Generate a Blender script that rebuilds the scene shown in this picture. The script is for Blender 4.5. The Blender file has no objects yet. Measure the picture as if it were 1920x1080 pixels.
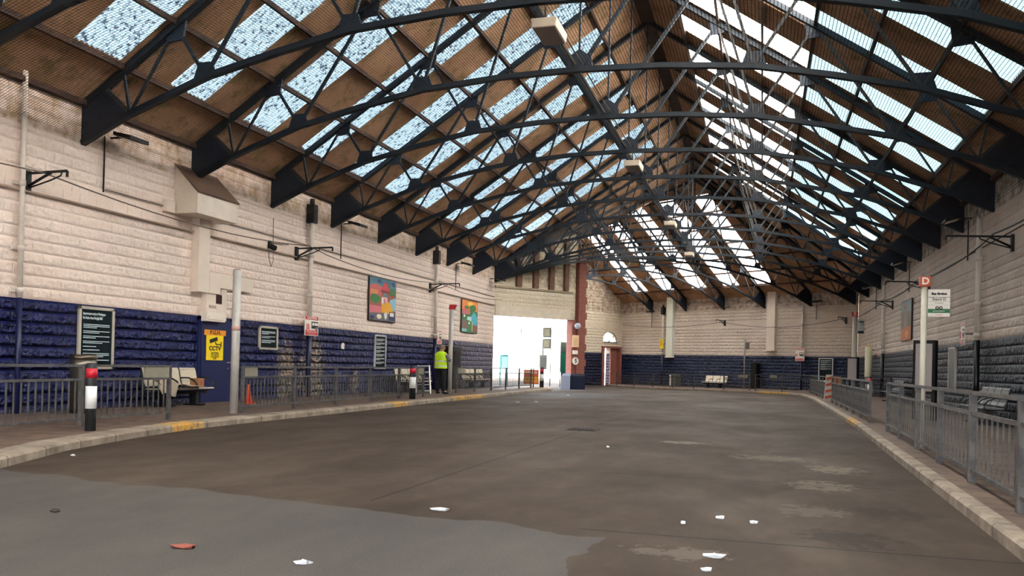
import bpy, math, random
from mathutils import Vector, Matrix
random.seed(7)
S = 0.87                      # building units -> metres (applied to every top-level object at the end)
C = bpy.context.scene.collection
# ---------------------------------------------------------------- camera
cam = bpy.data.cameras.new('camera'); camo = bpy.data.objects.new('camera', cam); C.objects.link(camo)
YAW, PITCH, ROLL = 0.2851, 0.0049, 0.02458
F = Vector((-math.sin(YAW)*math.cos(PITCH), math.cos(YAW)*math.cos(PITCH), math.sin(PITCH)))
R0 = Vector((math.cos(YAW), math.sin(YAW), 0)); U0 = R0.cross(F)
XR = R0*math.cos(ROLL) + U0*math.sin(ROLL); YU = -R0*math.sin(ROLL) + U0*math.cos(ROLL)
m = Matrix((XR, YU, -F)).transposed().to_4x4(); m.translation = Vector((0, 0, 1.43))*S
camo.matrix_world = m
cam.sensor_width = 36; cam.lens = 1600/1920*36; cam.shift_y = (675.56-540)/1920; cam.clip_end = 400; cam.clip_start = .05
bpy.context.scene.camera = camo
# ---------------------------------------------------------------- world, sun, exposure
w = bpy.data.worlds.new('world'); bpy.context.scene.world = w; w.use_nodes = True
nt = w.node_tree; bg = nt.nodes['Background']
tc = nt.nodes.new('ShaderNodeTexCoord'); sp = nt.nodes.new('ShaderNodeSeparateXYZ'); cr = nt.nodes.new('ShaderNodeValToRGB')
nt.links.new(tc.outputs['Generated'], sp.inputs[0]); nt.links.new(sp.outputs['Z'], cr.inputs[0]); nt.links.new(cr.outputs[0], bg.inputs[0])
cr.color_ramp.elements[0].color = (.95, .97, 1, 1); cr.color_ramp.elements[0].position = .0
cr.color_ramp.elements[1].color = (.80, .90, 1, 1); cr.color_ramp.elements[1].position = .8
bg.inputs[1].default_value = 3.4
sl = bpy.data.lights.new('sun', 'SUN'); slo = bpy.data.objects.new('sun', sl); C.objects.link(slo)
sl.energy = 26.0; sl.angle = .05; sl.color = (1, .95, .88)
slo.rotation_euler = Vector((.72, .42, .54)).to_track_quat('Z', 'Y').to_euler()
slo.location = (30, 30, 40)
vs = bpy.context.scene.view_settings
vs.view_transform = 'Standard'; vs.look = 'None'; vs.gamma = 1; vs.use_curve_mapping = False; vs.exposure = 1.72

# ---------------------------------------------------------------- materials
def lin(h):
    h = h.lstrip('#'); c = [int(h[i:i+2], 16)/255 for i in (0, 2, 4)]
    return tuple(x/12.92 if x <= .04045 else ((x+.055)/1.055)**2.4 for x in c) + (1,)
MC = {}
def M(hexc, rough=.6, metal=0, var=.0, scale=6, bump=0, hex2=None):
    k = (hexc, rough, metal, var, scale, bump, hex2)
    if k in MC: return MC[k]
    mt = bpy.data.materials.new('paint_' + hexc.lstrip('#')); mt.use_nodes = True
    n = mt.node_tree; b = n.nodes['Principled BSDF']
    b.inputs['Roughness'].default_value = rough; b.inputs['Metallic'].default_value = metal
    b.inputs['Base Color'].default_value = lin(hexc)
    if var or bump or hex2:
        t = n.nodes.new('ShaderNodeTexCoord'); ns = n.nodes.new('ShaderNodeTexNoise'); ns.inputs['Scale'].default_value = scale
        ns.inputs['Detail'].default_value = 6; ns.inputs['Roughness'].default_value = .65
        n.links.new(t.outputs['Object'], ns.inputs['Vector'])
        r = n.nodes.new('ShaderNodeValToRGB'); n.links.new(ns.outputs[0], r.inputs[0])
        a = lin(hexc); c2 = lin(hex2) if hex2 else tuple(x*(1-var) for x in a[:3]) + (1,)
        r.color_ramp.elements[0].position = .38; r.color_ramp.elements[1].position = .62
        r.color_ramp.elements[0].color = c2; r.color_ramp.elements[1].color = a
        n.links.new(r.outputs[0], b.inputs['Base Color'])
        if bump:
            bp = n.nodes.new('ShaderNodeBump'); bp.inputs['Strength'].default_value = .6; bp.inputs['Distance'].default_value = bump
            n.links.new(ns.outputs[0], bp.inputs['Height']); n.links.new(bp.outputs[0], b.inputs['Normal'])
    MC[k] = mt; return mt

def math_node(n, op, a, b=None, c=None):
    x = n.nodes.new('ShaderNodeMath'); x.operation = op
    for i, v in enumerate((a, b, c)):
        if v is None: continue
        if isinstance(v, (int, float)): x.inputs[i].default_value = v
        else: n.links.new(v, x.inputs[i])
    return x.outputs[0]
def mixc(n, fac, a, b):
    x = n.nodes.new('ShaderNodeMix'); x.data_type = 'RGBA'
    if isinstance(fac, (int, float)): x.inputs[0].default_value = fac
    else: n.links.new(fac, x.inputs[0])
    for i, v in ((6, a), (7, b)):
        if isinstance(v, tuple): x.inputs[i].default_value = v
        else: n.links.new(v, x.inputs[i])
    return x.outputs[2]
def noise(n, vec, scale, detail=5, rough=.6):
    x = n.nodes.new('ShaderNodeTexNoise'); x.inputs['Scale'].default_value = scale; x.inputs['Detail'].default_value = detail
    x.inputs['Roughness'].default_value = rough; n.links.new(vec, x.inputs['Vector']); return x.outputs[0]
def ramp(n, v, p0, p1, c0=(0, 0, 0, 1), c1=(1, 1, 1, 1)):
    x = n.nodes.new('ShaderNodeValToRGB'); x.color_ramp.elements[0].position = p0; x.color_ramp.elements[1].position = p1
    x.color_ramp.elements[0].color = c0; x.color_ramp.elements[1].color = c1; n.links.new(v, x.inputs[0]); return x.outputs[0]

BH, BW = .2586, .517
def wall_mat(name, white, white2, blue, upper, split=2.6, patches=(), blue2=None, band=True):
    """painted rock-faced blockwork in local x (along) and z (up)"""
    mt = bpy.data.materials.new(name); mt.use_nodes = True; n = mt.node_tree; b = n.nodes['Principled BSDF']
    t = n.nodes.new('ShaderNodeTexCoord'); s = n.nodes.new('ShaderNodeSeparateXYZ'); n.links.new(t.outputs['Object'], s.inputs[0])
    x, z = s.outputs['X'], s.outputs['Z']; vec = t.outputs['Object']
    zr = math_node(n, 'DIVIDE', math_node(n, 'SUBTRACT', z, split), BH)
    row = math_node(n, 'FLOOR', zr)
    u = math_node(n, 'ADD', math_node(n, 'DIVIDE', x, BW), math_node(n, 'MULTIPLY', math_node(n, 'FLOORED_MODULO', row, 2.0), .5))
    def pil(v, p):
        f = math_node(n, 'FRACT', v); f = math_node(n, 'ABSOLUTE', math_node(n, 'MULTIPLY_ADD', f, 2.0, -1.0))
        return math_node(n, 'SUBTRACT', 1.0, math_node(n, 'POWER', f, p))
    h = math_node(n, 'MULTIPLY', math_node(n, 'MULTIPLY_ADD', pil(u, 16), .45, .55), pil(zr, 5))
    # per-block random
    wn = n.nodes.new('ShaderNodeTexWhiteNoise'); cx = n.nodes.new('ShaderNodeCombineXYZ')
    n.links.new(math_node(n, 'FLOOR', u), cx.inputs[0]); n.links.new(row, cx.inputs[1]); n.links.new(cx.outputs[0], wn.inputs[0])
    vo = n.nodes.new('ShaderNodeTexVoronoi'); vo.feature = 'SMOOTH_F1'; vo.inputs['Scale'].default_value = 6.5; n.links.new(vec, vo.inputs['Vector'])
    n1 = noise(n, vec, 9, 3, .55)
    rock = math_node(n, 'ADD', math_node(n, 'MULTIPLY', n1, 2.0), math_node(n, 'MULTIPLY', vo.outputs[0], 2.0))
    hh = math_node(n, 'MULTIPLY', h, math_node(n, 'ADD', rock, .5))
    if band:   # smooth ring-beam courses between 4.9 and 5.4
        inb = math_node(n, 'MULTIPLY', math_node(n, 'GREATER_THAN', z, 4.90), math_node(n, 'LESS_THAN', z, 5.42))
        flat = math_node(n, 'MULTIPLY', pil(u, 40), math_node(n, 'SUBTRACT', 1.0, math_node(n, 'GREATER_THAN', math_node(n, 'ABSOLUTE', math_node(n, 'SUBTRACT', z, 5.16)), .245)))
        mx = n.nodes.new('ShaderNodeMix'); n.links.new(inb, mx.inputs[0]); n.links.new(hh, mx.inputs[2]); n.links.new(flat, mx.inputs[3]); hh = mx.outputs[0]
    isblue = math_node(n, 'LESS_THAN', z, split)
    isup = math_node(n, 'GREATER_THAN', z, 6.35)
    big = noise(n, vec, .55, 4, .6)
    wcol = mixc(n, ramp(n, big, .35, .68), lin(white), lin(white2))
    fine = noise(n, vec, 14, 4, .7)
    wcol = mixc(n, math_node(n, 'MULTIPLY', ramp(n, fine, .30, .50, (1, 1, 1, 1), (0, 0, 0, 1)), .22), wcol, lin('8a6f5c'))
    bcol = mixc(n, ramp(n, fine, .42, .75), lin(blue), lin(blue2 or '222e66'))
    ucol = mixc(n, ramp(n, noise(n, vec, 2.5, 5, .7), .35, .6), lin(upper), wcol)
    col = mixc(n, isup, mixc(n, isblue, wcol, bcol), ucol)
    # grime along the foot of the wall
    foot = math_node(n, 'MULTIPLY', math_node(n, 'LESS_THAN', math_node(n, 'ADD', z, math_node(n, 'MULTIPLY', fine, .5)), .45), .5)
    col = mixc(n, foot, col, lin('3b3430'))
    for (px, pz, rx, rz) in patches:    # flaking paint
        d = math_node(n, 'ADD', math_node(n, 'POWER', math_node(n, 'ABSOLUTE', math_node(n, 'DIVIDE', math_node(n, 'SUBTRACT', x, px), rx)), 2.0),
                      math_node(n, 'POWER', math_node(n, 'ABSOLUTE', math_node(n, 'DIVIDE', math_node(n, 'SUBTRACT', z, pz), rz)), 2.0))
        d = math_node(n, 'ADD', d, math_node(n, 'MULTIPLY', math_node(n, 'SUBTRACT', noise(n, vec, 5.5, 6, .75), .5), 5.0))
        mk = math_node(n, 'MULTIPLY', math_node(n, 'LESS_THAN', d, .55), isblue)
        pc = mixc(n, ramp(n, noise(n, vec, 7, 5, .7), .42, .58), lin('4a3d3a'), lin('b09c86'))
        col = mixc(n, mk, col, pc)
    n.links.new(col, b.inputs['Base Color'])
    rg = n.nodes.new('ShaderNodeMix'); n.links.new(isblue, rg.inputs[0]); rg.inputs[2].default_value = .8; rg.inputs[3].default_value = .34
    n.links.new(rg.outputs[0], b.inputs['Roughness'])
    bp = n.nodes.new('ShaderNodeBump'); bp.inputs['Distance'].default_value = .07
    st = n.nodes.new('ShaderNodeMix'); n.links.new(isblue, st.inputs[0]); st.inputs[2].default_value = .42; st.inputs[3].default_value = 1.0; n.links.new(st.outputs[0], bp.inputs['Strength'])
    n.links.new(hh, bp.inputs['Height']); n.links.new(bp.outputs[0], b.inputs['Normal'])
    return mt

# ---------------------------------------------------------------- mesh helpers
class MB:
    def __init__(s): s.v = []; s.f = []; s.mi = []; s.sm = []
    def face(s, idx, mi=0, sm=False): s.f.append(idx); s.mi.append(mi); s.sm.append(sm)
    def box(s, a, b, mi=0):
        x0, y0, z0 = a; x1, y1, z1 = b; o = len(s.v)
        s.v += [(x, y, z) for z in (z0, z1) for (x, y) in ((x0, y0), (x1, y0), (x1, y1), (x0, y1))]
        for q in ((3, 2, 1, 0), (4, 5, 6, 7), (0, 1, 5, 4), (1, 2, 6, 5), (2, 3, 7, 6), (3, 0, 4, 7)): s.face([o+i for i in q], mi)
        return s
    def beam(s, p, q, w, h, up=(0, 0, 1), mi=0):
        p = Vector(p); q = Vector(q); d = (q-p).normalized(); r = d.cross(Vector(up))
        if r.length < 1e-4: r = d.cross(Vector((0, 1, 0)))
        r.normalize(); u = r.cross(d); o = len(s.v)
        for e in (p, q):
            for (a, b) in ((-1, -1), (1, -1), (1, 1), (-1, 1)): s.v.append(tuple(e + r*a*w/2 + u*b*h/2))
        for k in ((3, 2, 1, 0), (4, 5, 6, 7), (0, 1, 5, 4), (1, 2, 6, 5), (2, 3, 7, 6), (3, 0, 4, 7)): s.face([o+i for i in k], mi)
        return s
    def tube(s, pts, r, n=8, mi=0, rs=None):
        pts = [Vector(p) for p in pts]; o = len(s.v)
        for i, p in enumerate(pts):
            d = (pts[min(i+1, len(pts)-1)] - pts[max(i-1, 0)]).normalized()
            a = d.cross(Vector((0, 0, 1)));
            if a.length < .05: a = d.cross(Vector((1, 0, 0)))
            a.normalize(); b = d.cross(a); rr = rs[i] if rs else r
            for k in range(n): t = 2*math.pi*k/n; s.v.append(tuple(p + a*math.cos(t)*rr + b*math.sin(t)*rr))
        for i in range(len(pts)-1):
            for k in range(n): s.face([o+i*n+k, o+i*n+(k+1) % n, o+(i+1)*n+(k+1) % n, o+(i+1)*n+k], mi, True)
        s.face([o+k for k in range(n)][::-1], mi); s.face([o+(len(pts)-1)*n+k for k in range(n)], mi); return s
    def lathe(s, prof, c=(0, 0, 0), n=20, mi=0, sx=1, sy=1):
        o = len(s.v)
        for (r, z) in prof:
            for k in range(n): t = 2*math.pi*k/n; s.v.append((c[0]+r*sx*math.cos(t), c[1]+r*sy*math.sin(t), c[2]+z))
        for i in range(len(prof)-1):
            for k in range(n): s.face([o+i*n+k, o+i*n+(k+1) % n, o+(i+1)*n+(k+1) % n, o+(i+1)*n+k], mi, True)
        s.face([o+k for k in range(n)][::-1], mi); s.face([o+(len(prof)-1)*n+k for k in range(n)], mi); return s
    def poly(s, pts, th, axis=(0, 1, 0), mi=0):
        """planar polygon extruded by th along axis"""
        o = len(s.v); n = len(pts); a = Vector(axis)*th
        s.v += [tuple(Vector(p)) for p in pts] + [tuple(Vector(p)+a) for p in pts]
        s.face(list(range(o, o+n)), mi); s.face(list(range(o+n, o+2*n))[::-1], mi)
        for i in range(n): j = (i+1) % n; s.face([o+j, o+i, o+n+i, o+n+j], mi)
        return s
    def build(s, name, mats, parent=None, bevel=0):
        me = bpy.data.meshes.new(name); me.from_pydata(s.v, [], s.f)
        if not isinstance(mats, (list, tuple)): mats = [mats]
        for x in mats: me.materials.append(x)
        me.polygons.foreach_set('material_index', s.mi); me.polygons.foreach_set('use_smooth', s.sm); me.update()
        o = bpy.data.objects.new(name, me); C.objects.link(o)
        if parent: o.parent = parent
        if bevel:
            bv = o.modifiers.new('b', 'BEVEL'); bv.width = bevel; bv.segments = 2; bv.limit_method = 'ANGLE'
        return o
def tag(o, label, cat, group=None, kind=None):
    o['label'] = label; o['category'] = cat
    if group: o['group'] = group
    if kind: o['kind'] = kind
    return o
def struct(o): o['kind'] = 'structure'; return o
def thing(name, label, cat, loc, rz=0, group=None):
    o = bpy.data.objects.new(name, None); C.objects.link(o); o.empty_display_size = .2
    o.location = loc; o.rotation_euler = (0, 0, rz); return tag(o, label, cat, group)
def text(body, size, loc, mat, parent, name='lettering', rot=(math.pi/2, 0, 0), align='CENTER', bold=0, sx=1):
    cu = bpy.data.curves.new('t', 'FONT'); cu.body = body; cu.size = size; cu.align_x = align; cu.align_y = 'CENTER'; cu.extrude = .002; cu.offset = bold
    cu.resolution_u = 3
    t = bpy.data.objects.new('t', cu); C.objects.link(t)
    me = bpy.data.meshes.new_from_object(t.evaluated_get(bpy.context.evaluated_depsgraph_get()))
    C.objects.unlink(t); bpy.data.objects.remove(t)
    me.materials.clear(); me.materials.append(mat)
    o = bpy.data.objects.new(name, me); C.objects.link(o); o.parent = parent; o.location = loc; o.rotation_euler = rot; o.scale = (sx, 1, 1)
    return o
def copy_tree(o, parent=None):
    c = o.copy(); C.objects.link(c); c.parent = parent
    for ch in list(o.children): copy_tree(ch, c)
    return c

# ---------------------------------------------------------------- layout constants
XL, XR_ = -15.4, 6.53
N1 = (-.552, -.834); D1 = (-.834, .552)         # far wall: inward normal, direction to the left
FC = (6.53, 65.5); XM = (XL+XR_)/2; ZE, SLP, HALF = 7.36, .667, 10.965
RL, RR, RF = math.pi/2, -math.pi/2, -math.radians(33.5)
def far(s, d=0): return (FC[0]+D1[0]*s+N1[0]*d, FC[1]+D1[1]*s+N1[1]*d)
C2 = far(22.7)
def gz(x, y):
    return -.24*min(max((y-48)/22, 0), 1)*min(max((6.5-x)/12, 0), 1)
def roofz(x, y):
    dl = x-XL; dr = XR_-x; df = (x-FC[0])*N1[0]+(y-FC[1])*N1[1]; di = 2*HALF-df
    return ZE+SLP*min(min(dr, df), max(dl, di))
random.seed(3)

# ================================================================ STRUCTURE: ground
road_m = bpy.data.materials.new('road_concrete'); road_m.use_nodes = True
n = road_m.node_tree; b = n.nodes['Principled BSDF']; t = n.nodes.new('ShaderNodeTexCoord'); vec = t.outputs['Object']
s = n.nodes.new('ShaderNodeSeparateXYZ'); n.links.new(vec, s.inputs[0])
mp = n.nodes.new('ShaderNodeMapping'); mp.inputs['Scale'].default_value = (.16, .09, .1); n.links.new(vec, mp.inputs[0])
big = noise(n, mp.outputs[0], 2.2, 5, .6)
mp2 = n.nodes.new('ShaderNodeMapping'); mp2.inputs['Scale'].default_value = (1.2, .5, 1); n.links.new(vec, mp2.inputs[0])
mid = noise(n, mp2.outputs[0], 1.6, 6, .65); fin = noise(n, vec, 60, 4, .7)
col = mixc(n, ramp(n, big, .36, .64), lin('352a21'), lin('50443a'))
col = mixc(n, math_node(n, 'MULTIPLY', ramp(n, mid, .44, .60, (1, 1, 1, 1), (0, 0, 0, 1)), .35), col, lin('261d18'))
col = mixc(n, math_node(n, 'MULTIPLY', ramp(n, mid, .60, .70), .3), col, lin('52443a'))
col = mixc(n, math_node(n, 'MULTIPLY', ramp(n, fin, .35, .7), .16), col, lin('4c3e32'))
# dark bus tracks and grey daylight painted into the road colour near the camera
gp = math_node(n, 'LESS_THAN', math_node(n, 'ADD', math_node(n, 'ADD', s.outputs['Y'], math_node(n, 'MULTIPLY', s.outputs['X'], .15)), math_node(n, 'MULTIPLY', noise(n, vec, .8, 3, .5), 1.2)), 7.6)
gp = math_node(n, 'MULTIPLY', gp, math_node(n, 'LESS_THAN', math_node(n, 'ADD', s.outputs['X'], math_node(n, 'MULTIPLY', noise(n, vec, .9, 3, .5), .8)), -.85))
col = mixc(n, math_node(n, 'MULTIPLY', gp, .38), col, mixc(n, ramp(n, fin, .4, .6), lin('505253'), lin('666869')))
# pale worn patches and dark drips
for (px, py, rx, ry, cc_) in ((-1.44, 16.8, .55, .35, '857a6c'), (.2, 14.6, .8, .6, '6f6456'), (1.05, 13.4, .45, .6, '7a6e60'), (.75, 11.4, .5, .6, '6f6456'), (.55, 9.3, .45, .5, '5f554a'), (-.6, 6.75, .45, .3, '6a5f55'), (.75, 7.9, .5, .5, '241b16'), (1.3, 9.5, .5, .5, '2a201a'), (-8.6, 41, 2.6, 4.5, '5c5f63')):
    dd = math_node(n, 'ADD', math_node(n, 'POWER', math_node(n, 'ABSOLUTE', math_node(n, 'DIVIDE', math_node(n, 'SUBTRACT', s.outputs['X'], px), rx)), 2.0), math_node(n, 'POWER', math_node(n, 'ABSOLUTE', math_node(n, 'DIVIDE', math_node(n, 'SUBTRACT', s.outputs['Y'], py), ry)), 2.0))
    dd = math_node(n, 'ADD', dd, math_node(n, 'MULTIPLY', math_node(n, 'SUBTRACT', noise(n, vec, 5, 6, .75), .5), 6.0))
    col = mixc(n, math_node(n, 'MULTIPLY', math_node(n, 'LESS_THAN', dd, .5), .6), col, lin(cc_))
# slab joints
def joint(axis, c, wdt, lo=None, hi=None, other=None):
    a = math_node(n, 'LESS_THAN', math_node(n, 'ABSOLUTE', math_node(n, 'SUBTRACT', math_node(n, 'ADD', s.outputs[axis], math_node(n, 'MULTIPLY', noise(n, vec, 3, 2, .5), .02)), c)), wdt)
    if other is not None:
        a = math_node(n, 'MULTIPLY', a, math_node(n, 'GREATER_THAN', s.outputs[other], lo)); a = math_node(n, 'MULTIPLY', a, math_node(n, 'LESS_THAN', s.outputs[other], hi))
    return a
jm = joint('X', -3.8, .018, 8, 60, 'Y')
for (yy, lo, hi) in ((7.4, -1.5, 2.3), (11.45, -4.0, 2.4), (15.2, -11, -3.8), (18.9, -3.8, 2.3), (22.8, -11, 2.3), (26.6, -3.8, 2.3), (34, -11, 2.3), (41.5, -11, 2.3)):
    jm = math_node(n, 'MAXIMUM', jm, joint('Y', yy, .02, lo, hi, 'X'))
col = mixc(n, math_node(n, 'MULTIPLY', jm, .8), col, lin('14100d'))
n.links.new(col, b.inputs['Base Color'])
rr = n.nodes.new('ShaderNodeMapRange'); n.links.new(big, rr.inputs[0]); rr.inputs[1].default_value = .3; rr.inputs[2].default_value = .7; rr.inputs[3].default_value = .85; rr.inputs[4].default_value = .68
n.links.new(rr.outputs[0], b.inputs['Roughness'])
b.inputs['Specular IOR Level'].default_value = .22
bp = n.nodes.new('ShaderNodeBump'); bp.inputs['Strength'].default_value = .35; bp.inputs['Distance'].default_value = .01; n.links.new(fin, bp.inputs['Height']); n.links.new(bp.outputs[0], b.inputs['Normal'])
g = MB(); xs = [-140, -80, -40] + [-20+2*i for i in range(14)] + [9, 16, 60]; ys = [-70, -30] + [-6+4*i for i in range(23)] + [95, 130, 200]
for y in ys:
    for x in xs: g.v.append((x, y, gz(x, y) if -16.5 < x else 0.0))
for j in range(len(ys)-1):
    for i in range(len(xs)-1): a = j*len(xs)+i; g.face([a, a+1, a+1+len(xs), a+len(xs)])
struct(g.build('floor', road_m))

pave_m = M('6a5648', .75, 0, .3, 3, .01, '4c3c32')
kerb_m = M('a89b8c', .8, 0, .3, 2.2, .012, '84776a')
kl = [(-6.6, -9), (-7.2, 0), (-8.0, 5.5), (-8.9, 8.2), (-9.8, 10.25), (-10.35, 12.3), (-10.72, 14.3), (-10.85, 17), (-10.9, 20.8), (-11.1, 27.5), (-11.3, 36), (-11.4, 46.9), (-11.55, 47.6), (-12.0, 48.2), (-13.2, 49.6), (-14.2, 51)]
kr = [(1.5, -9), (1.6, 0), (1.97, 7.4), (2.12, 14), (2.37, 24.3), (2.45, 35), (2.5, 46), (2.3, 53.5), (1.6, 57), (-1.3, 60.8), (-5.8, 65.2), (-9.0, 68.2), (-11.6, 71.2), (-13.1, 74)]
def offs(pl, d):
    out = []
    for i, p in enumerate(pl):
        a = Vector(pl[max(i-1, 0)]); c = Vector(pl[min(i+1, len(pl)-1)]); t = (c-a).normalized(); out.append((p[0]-t.y*d, p[1]+t.x*d))
    return out
def kerb(name, pl, side, label):
    inn = offs(pl, side*(.46 if side > 0 else .17)); i2 = offs(pl, side*.03)
    mb = MB()
    for i, (p, q, r) in enumerate(zip(pl, i2, inn)):
        z = gz(*p); mb.v += [(p[0], p[1], z-.1), (p[0], p[1], z+.10), (q[0], q[1], z+.13), (r[0], r[1], z+.13), (r[0], r[1], z-.1)]
    for i in range(len(pl)-1):
        for k in range(4): a = i*5+k; mb.face([a, a+1, a+6, a+5] if side < 0 else [a, a+5, a+6, a+1])
    mb.face([0, 1, 2, 3, 4]); e = (len(pl)-1)*5; mb.face([e+4, e+3, e+2, e+1, e])
    return mb.build(name, kerbj_m)
# kerb stones: joints every 1.05 along y
kerbj_m = bpy.data.materials.new('kerb_stone'); kerbj_m.use_nodes = True; n = kerbj_m.node_tree; b = n.nodes['Principled BSDF']
t = n.nodes.new('ShaderNodeTexCoord'); s = n.nodes.new('ShaderNodeSeparateXYZ'); vec = t.outputs['Object']; n.links.new(vec, s.inputs[0])
wy = math_node(n, 'FRACT', math_node(n, 'DIVIDE', s.outputs['Y'], 1.06))
jn = math_node(n, 'LESS_THAN', wy, .022)
col = mixc(n, ramp(n, noise(n, vec, 2.3, 6, .7), .35, .65), lin('6c5f52'), lin('a09282'))
for (y0, y1, xc) in ((13.6, 14.75, -1), (30.3, 34.2, -1), (24.6, 25.8, -1), (24.0, 26.5, 1), (56.8, 59.5, 1), (47.0, 50, -1)):
    mk = math_node(n, 'MULTIPLY', math_node(n, 'GREATER_THAN', s.outputs['Y'], y0), math_node(n, 'LESS_THAN', s.outputs['Y'], y1))
    mk = math_node(n, 'MULTIPLY', mk, math_node(n, 'LESS_THAN' if xc < 0 else 'GREATER_THAN', s.outputs['X'], -6 if xc < 0 else -3))
    mk = math_node(n, 'MULTIPLY', mk, ramp(n, noise(n, vec, 6, 5, .7), .40, .55))
    col = mixc(n, mk, col, lin('c9953a'))
col = mixc(n, math_node(n, 'MULTIPLY', jn, .8), col, lin('38302a'))
n.links.new(col, b.inputs['Base Color']); b.inputs['Roughness'].default_value = .8
bp = n.nodes.new('ShaderNodeBump'); bp.inputs['Strength'].default_value = .5; bp.inputs['Distance'].default_value = .02; n.links.new(noise(n, vec, 9, 5, .7), bp.inputs['Height']); n.links.new(bp.outputs[0], b.inputs['Normal'])
kl_o = tag(kerb('kerb', kl, 1, ''), 'pale stone kerb along the left-hand platform, with worn yellow paint near the doorway', 'kerb')
kr_o = tag(kerb('kerb', kr, -1, ''), 'stone kerb along the right-hand platform, curving round the far end of the road', 'kerb')
def strip(name, inner, outer, mat):
    mb = MB()
    for (p, q) in zip(inner, outer): mb.v += [(p[0], p[1], gz(*p)+.12), (q[0], q[1], gz(*q)+.12)]
    for i in range(len(inner)-1): a = 2*i; mb.face([a, a+1, a+3, a+2])
    return mb.build(name, mat)
il = offs(kl, .44); struct(strip('floor', il, [(XL-.2, p[1]) for p in il], pave_m))
ir = offs(kr, -.15); outr = [(XR_+.2, -9), (XR_+.2, 0), (XR_+.2, 7.4), (XR_+.2, 14), (XR_+.2, 24), (XR_+.2, 35), (XR_+.2, 46), (XR_+.2, 56), (6.6, 65.6), far(5, -.1), far(11, -.1), far(16, -.1), far(20, -.1), far(22.6, -.1)]
struct(strip('floor', ir, outr, pave_m))

# ================================================================ STRUCTURE: walls
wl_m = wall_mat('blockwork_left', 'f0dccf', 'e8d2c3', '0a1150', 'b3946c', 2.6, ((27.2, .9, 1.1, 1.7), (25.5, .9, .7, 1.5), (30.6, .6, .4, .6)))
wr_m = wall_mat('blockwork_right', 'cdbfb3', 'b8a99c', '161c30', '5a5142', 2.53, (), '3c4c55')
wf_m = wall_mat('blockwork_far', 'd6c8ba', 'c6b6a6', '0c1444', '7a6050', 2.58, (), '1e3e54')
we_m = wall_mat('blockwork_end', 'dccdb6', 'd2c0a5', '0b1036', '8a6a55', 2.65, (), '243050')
wo_m = wall_mat('blockwork_opening', 'dccfb8', 'd2c3a8', '131a47', '9a8468', 2.6, (), None, False)
def wall(name, length, top, mat, loc, rz, th=.35, z0=-.5):
    """wall slab whose inside face is local y=0, running along local +x; top: list of (x,z)"""
    pts = [(0, 0, z0), (length, 0, z0)] + [(x, 0, z) for (x, z) in reversed(top)]
    o = MB().poly(pts, th).build(name, mat); o.location = loc; o.rotation_euler = (0, 0, rz); return struct(o)
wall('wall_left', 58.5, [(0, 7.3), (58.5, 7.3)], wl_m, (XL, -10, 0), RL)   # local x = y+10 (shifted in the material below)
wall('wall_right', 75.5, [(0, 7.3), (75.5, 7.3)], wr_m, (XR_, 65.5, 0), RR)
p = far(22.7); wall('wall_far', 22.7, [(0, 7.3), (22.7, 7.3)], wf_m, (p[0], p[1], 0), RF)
# opening wall (bus exit): from left corner to the brick pillar
OD = Vector((3.9, 4.75)).normalized(); OA = math.atan2(OD.y, OD.x); OO = (XL, 48.5)
def onp(u, d=0): return (OO[0]+OD.x*u+OD.y*d, OO[1]+OD.y*u-OD.x*d)      # d towards the hall
top = [(u, roofz(*onp(u))-.05) for u in (0, 1.5, 3, 4.5, 6.15)]
o = MB().poly([(0, 0, 4.36), (6.15, 0, 4.36)] + [(u, 0, z) for (u, z) in reversed(top)], .5).build('wall_opening', wo_m)
o.location = (OO[0], OO[1], 0); o.rotation_euler = (0, 0, OA); struct(o)
tr = MB().box((.05, -.06, 4.36), (5.75, 0, 4.98)).build('trim_1', M('dccdb8', .7, 0, .12, 3)); tr.location = o.location; tr.rotation_euler = o.rotation_euler; struct(tr)
tr = MB().box((.0, -.10, 6.02), (5.9, 0, 6.14)).build('trim_2', M('b5a388', .8, 0, .3, 4)); tr.location = o.location; tr.rotation_euler = o.rotation_euler; struct(tr)
# tall blocked windows above the ledge: brown reveals between cream panels
for i, (a, c) in enumerate(((1.5, 1.85), (2.75, 3.1), (3.95, 4.3), (5.15, 5.45))):
    mb = MB(); zt = min(roofz(*onp(a)), roofz(*onp(c)))-.1
    mb.box((a, -.22, 6.15), (c, 0, zt)); q = mb.build('trim_%d' % (3+i), M('7a5a46', .8, 0, .3, 4)); q.location = o.location; q.rotation_euler = o.rotation_euler; struct(q)
brick_m = bpy.data.materials.new('red_brick'); brick_m.use_nodes = True; n = brick_m.node_tree; b = n.nodes['Principled BSDF']
t = n.nodes.new('ShaderNodeTexCoord'); s = n.nodes.new('ShaderNodeSeparateXYZ'); n.links.new(t.outputs['Object'], s.inputs[0]); cx = n.nodes.new('ShaderNodeCombineXYZ')
n.links.new(math_node(n, 'ADD', s.outputs['X'], s.outputs['Y']), cx.inputs[0]); n.links.new(s.outputs['Z'], cx.inputs[1])
bt = n.nodes.new('ShaderNodeTexBrick'); bt.inputs['Scale'].default_value = 1; bt.inputs['Brick Width'].default_value = .26; bt.inputs['Row Height'].default_value = .09; bt.inputs['Mortar Size'].default_value = .008
bt.inputs['Color1'].default_value = lin('8e4a40'); bt.inputs['Color2'].default_value = lin('7c3d33'); bt.inputs['Mortar'].default_value = lin('9a7a6a'); n.links.new(cx.outputs[0], bt.inputs['Vector'])
n.links.new(bt.outputs[0], b.inputs['Base Color']); b.inputs['Roughness'].default_value = .8
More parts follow.
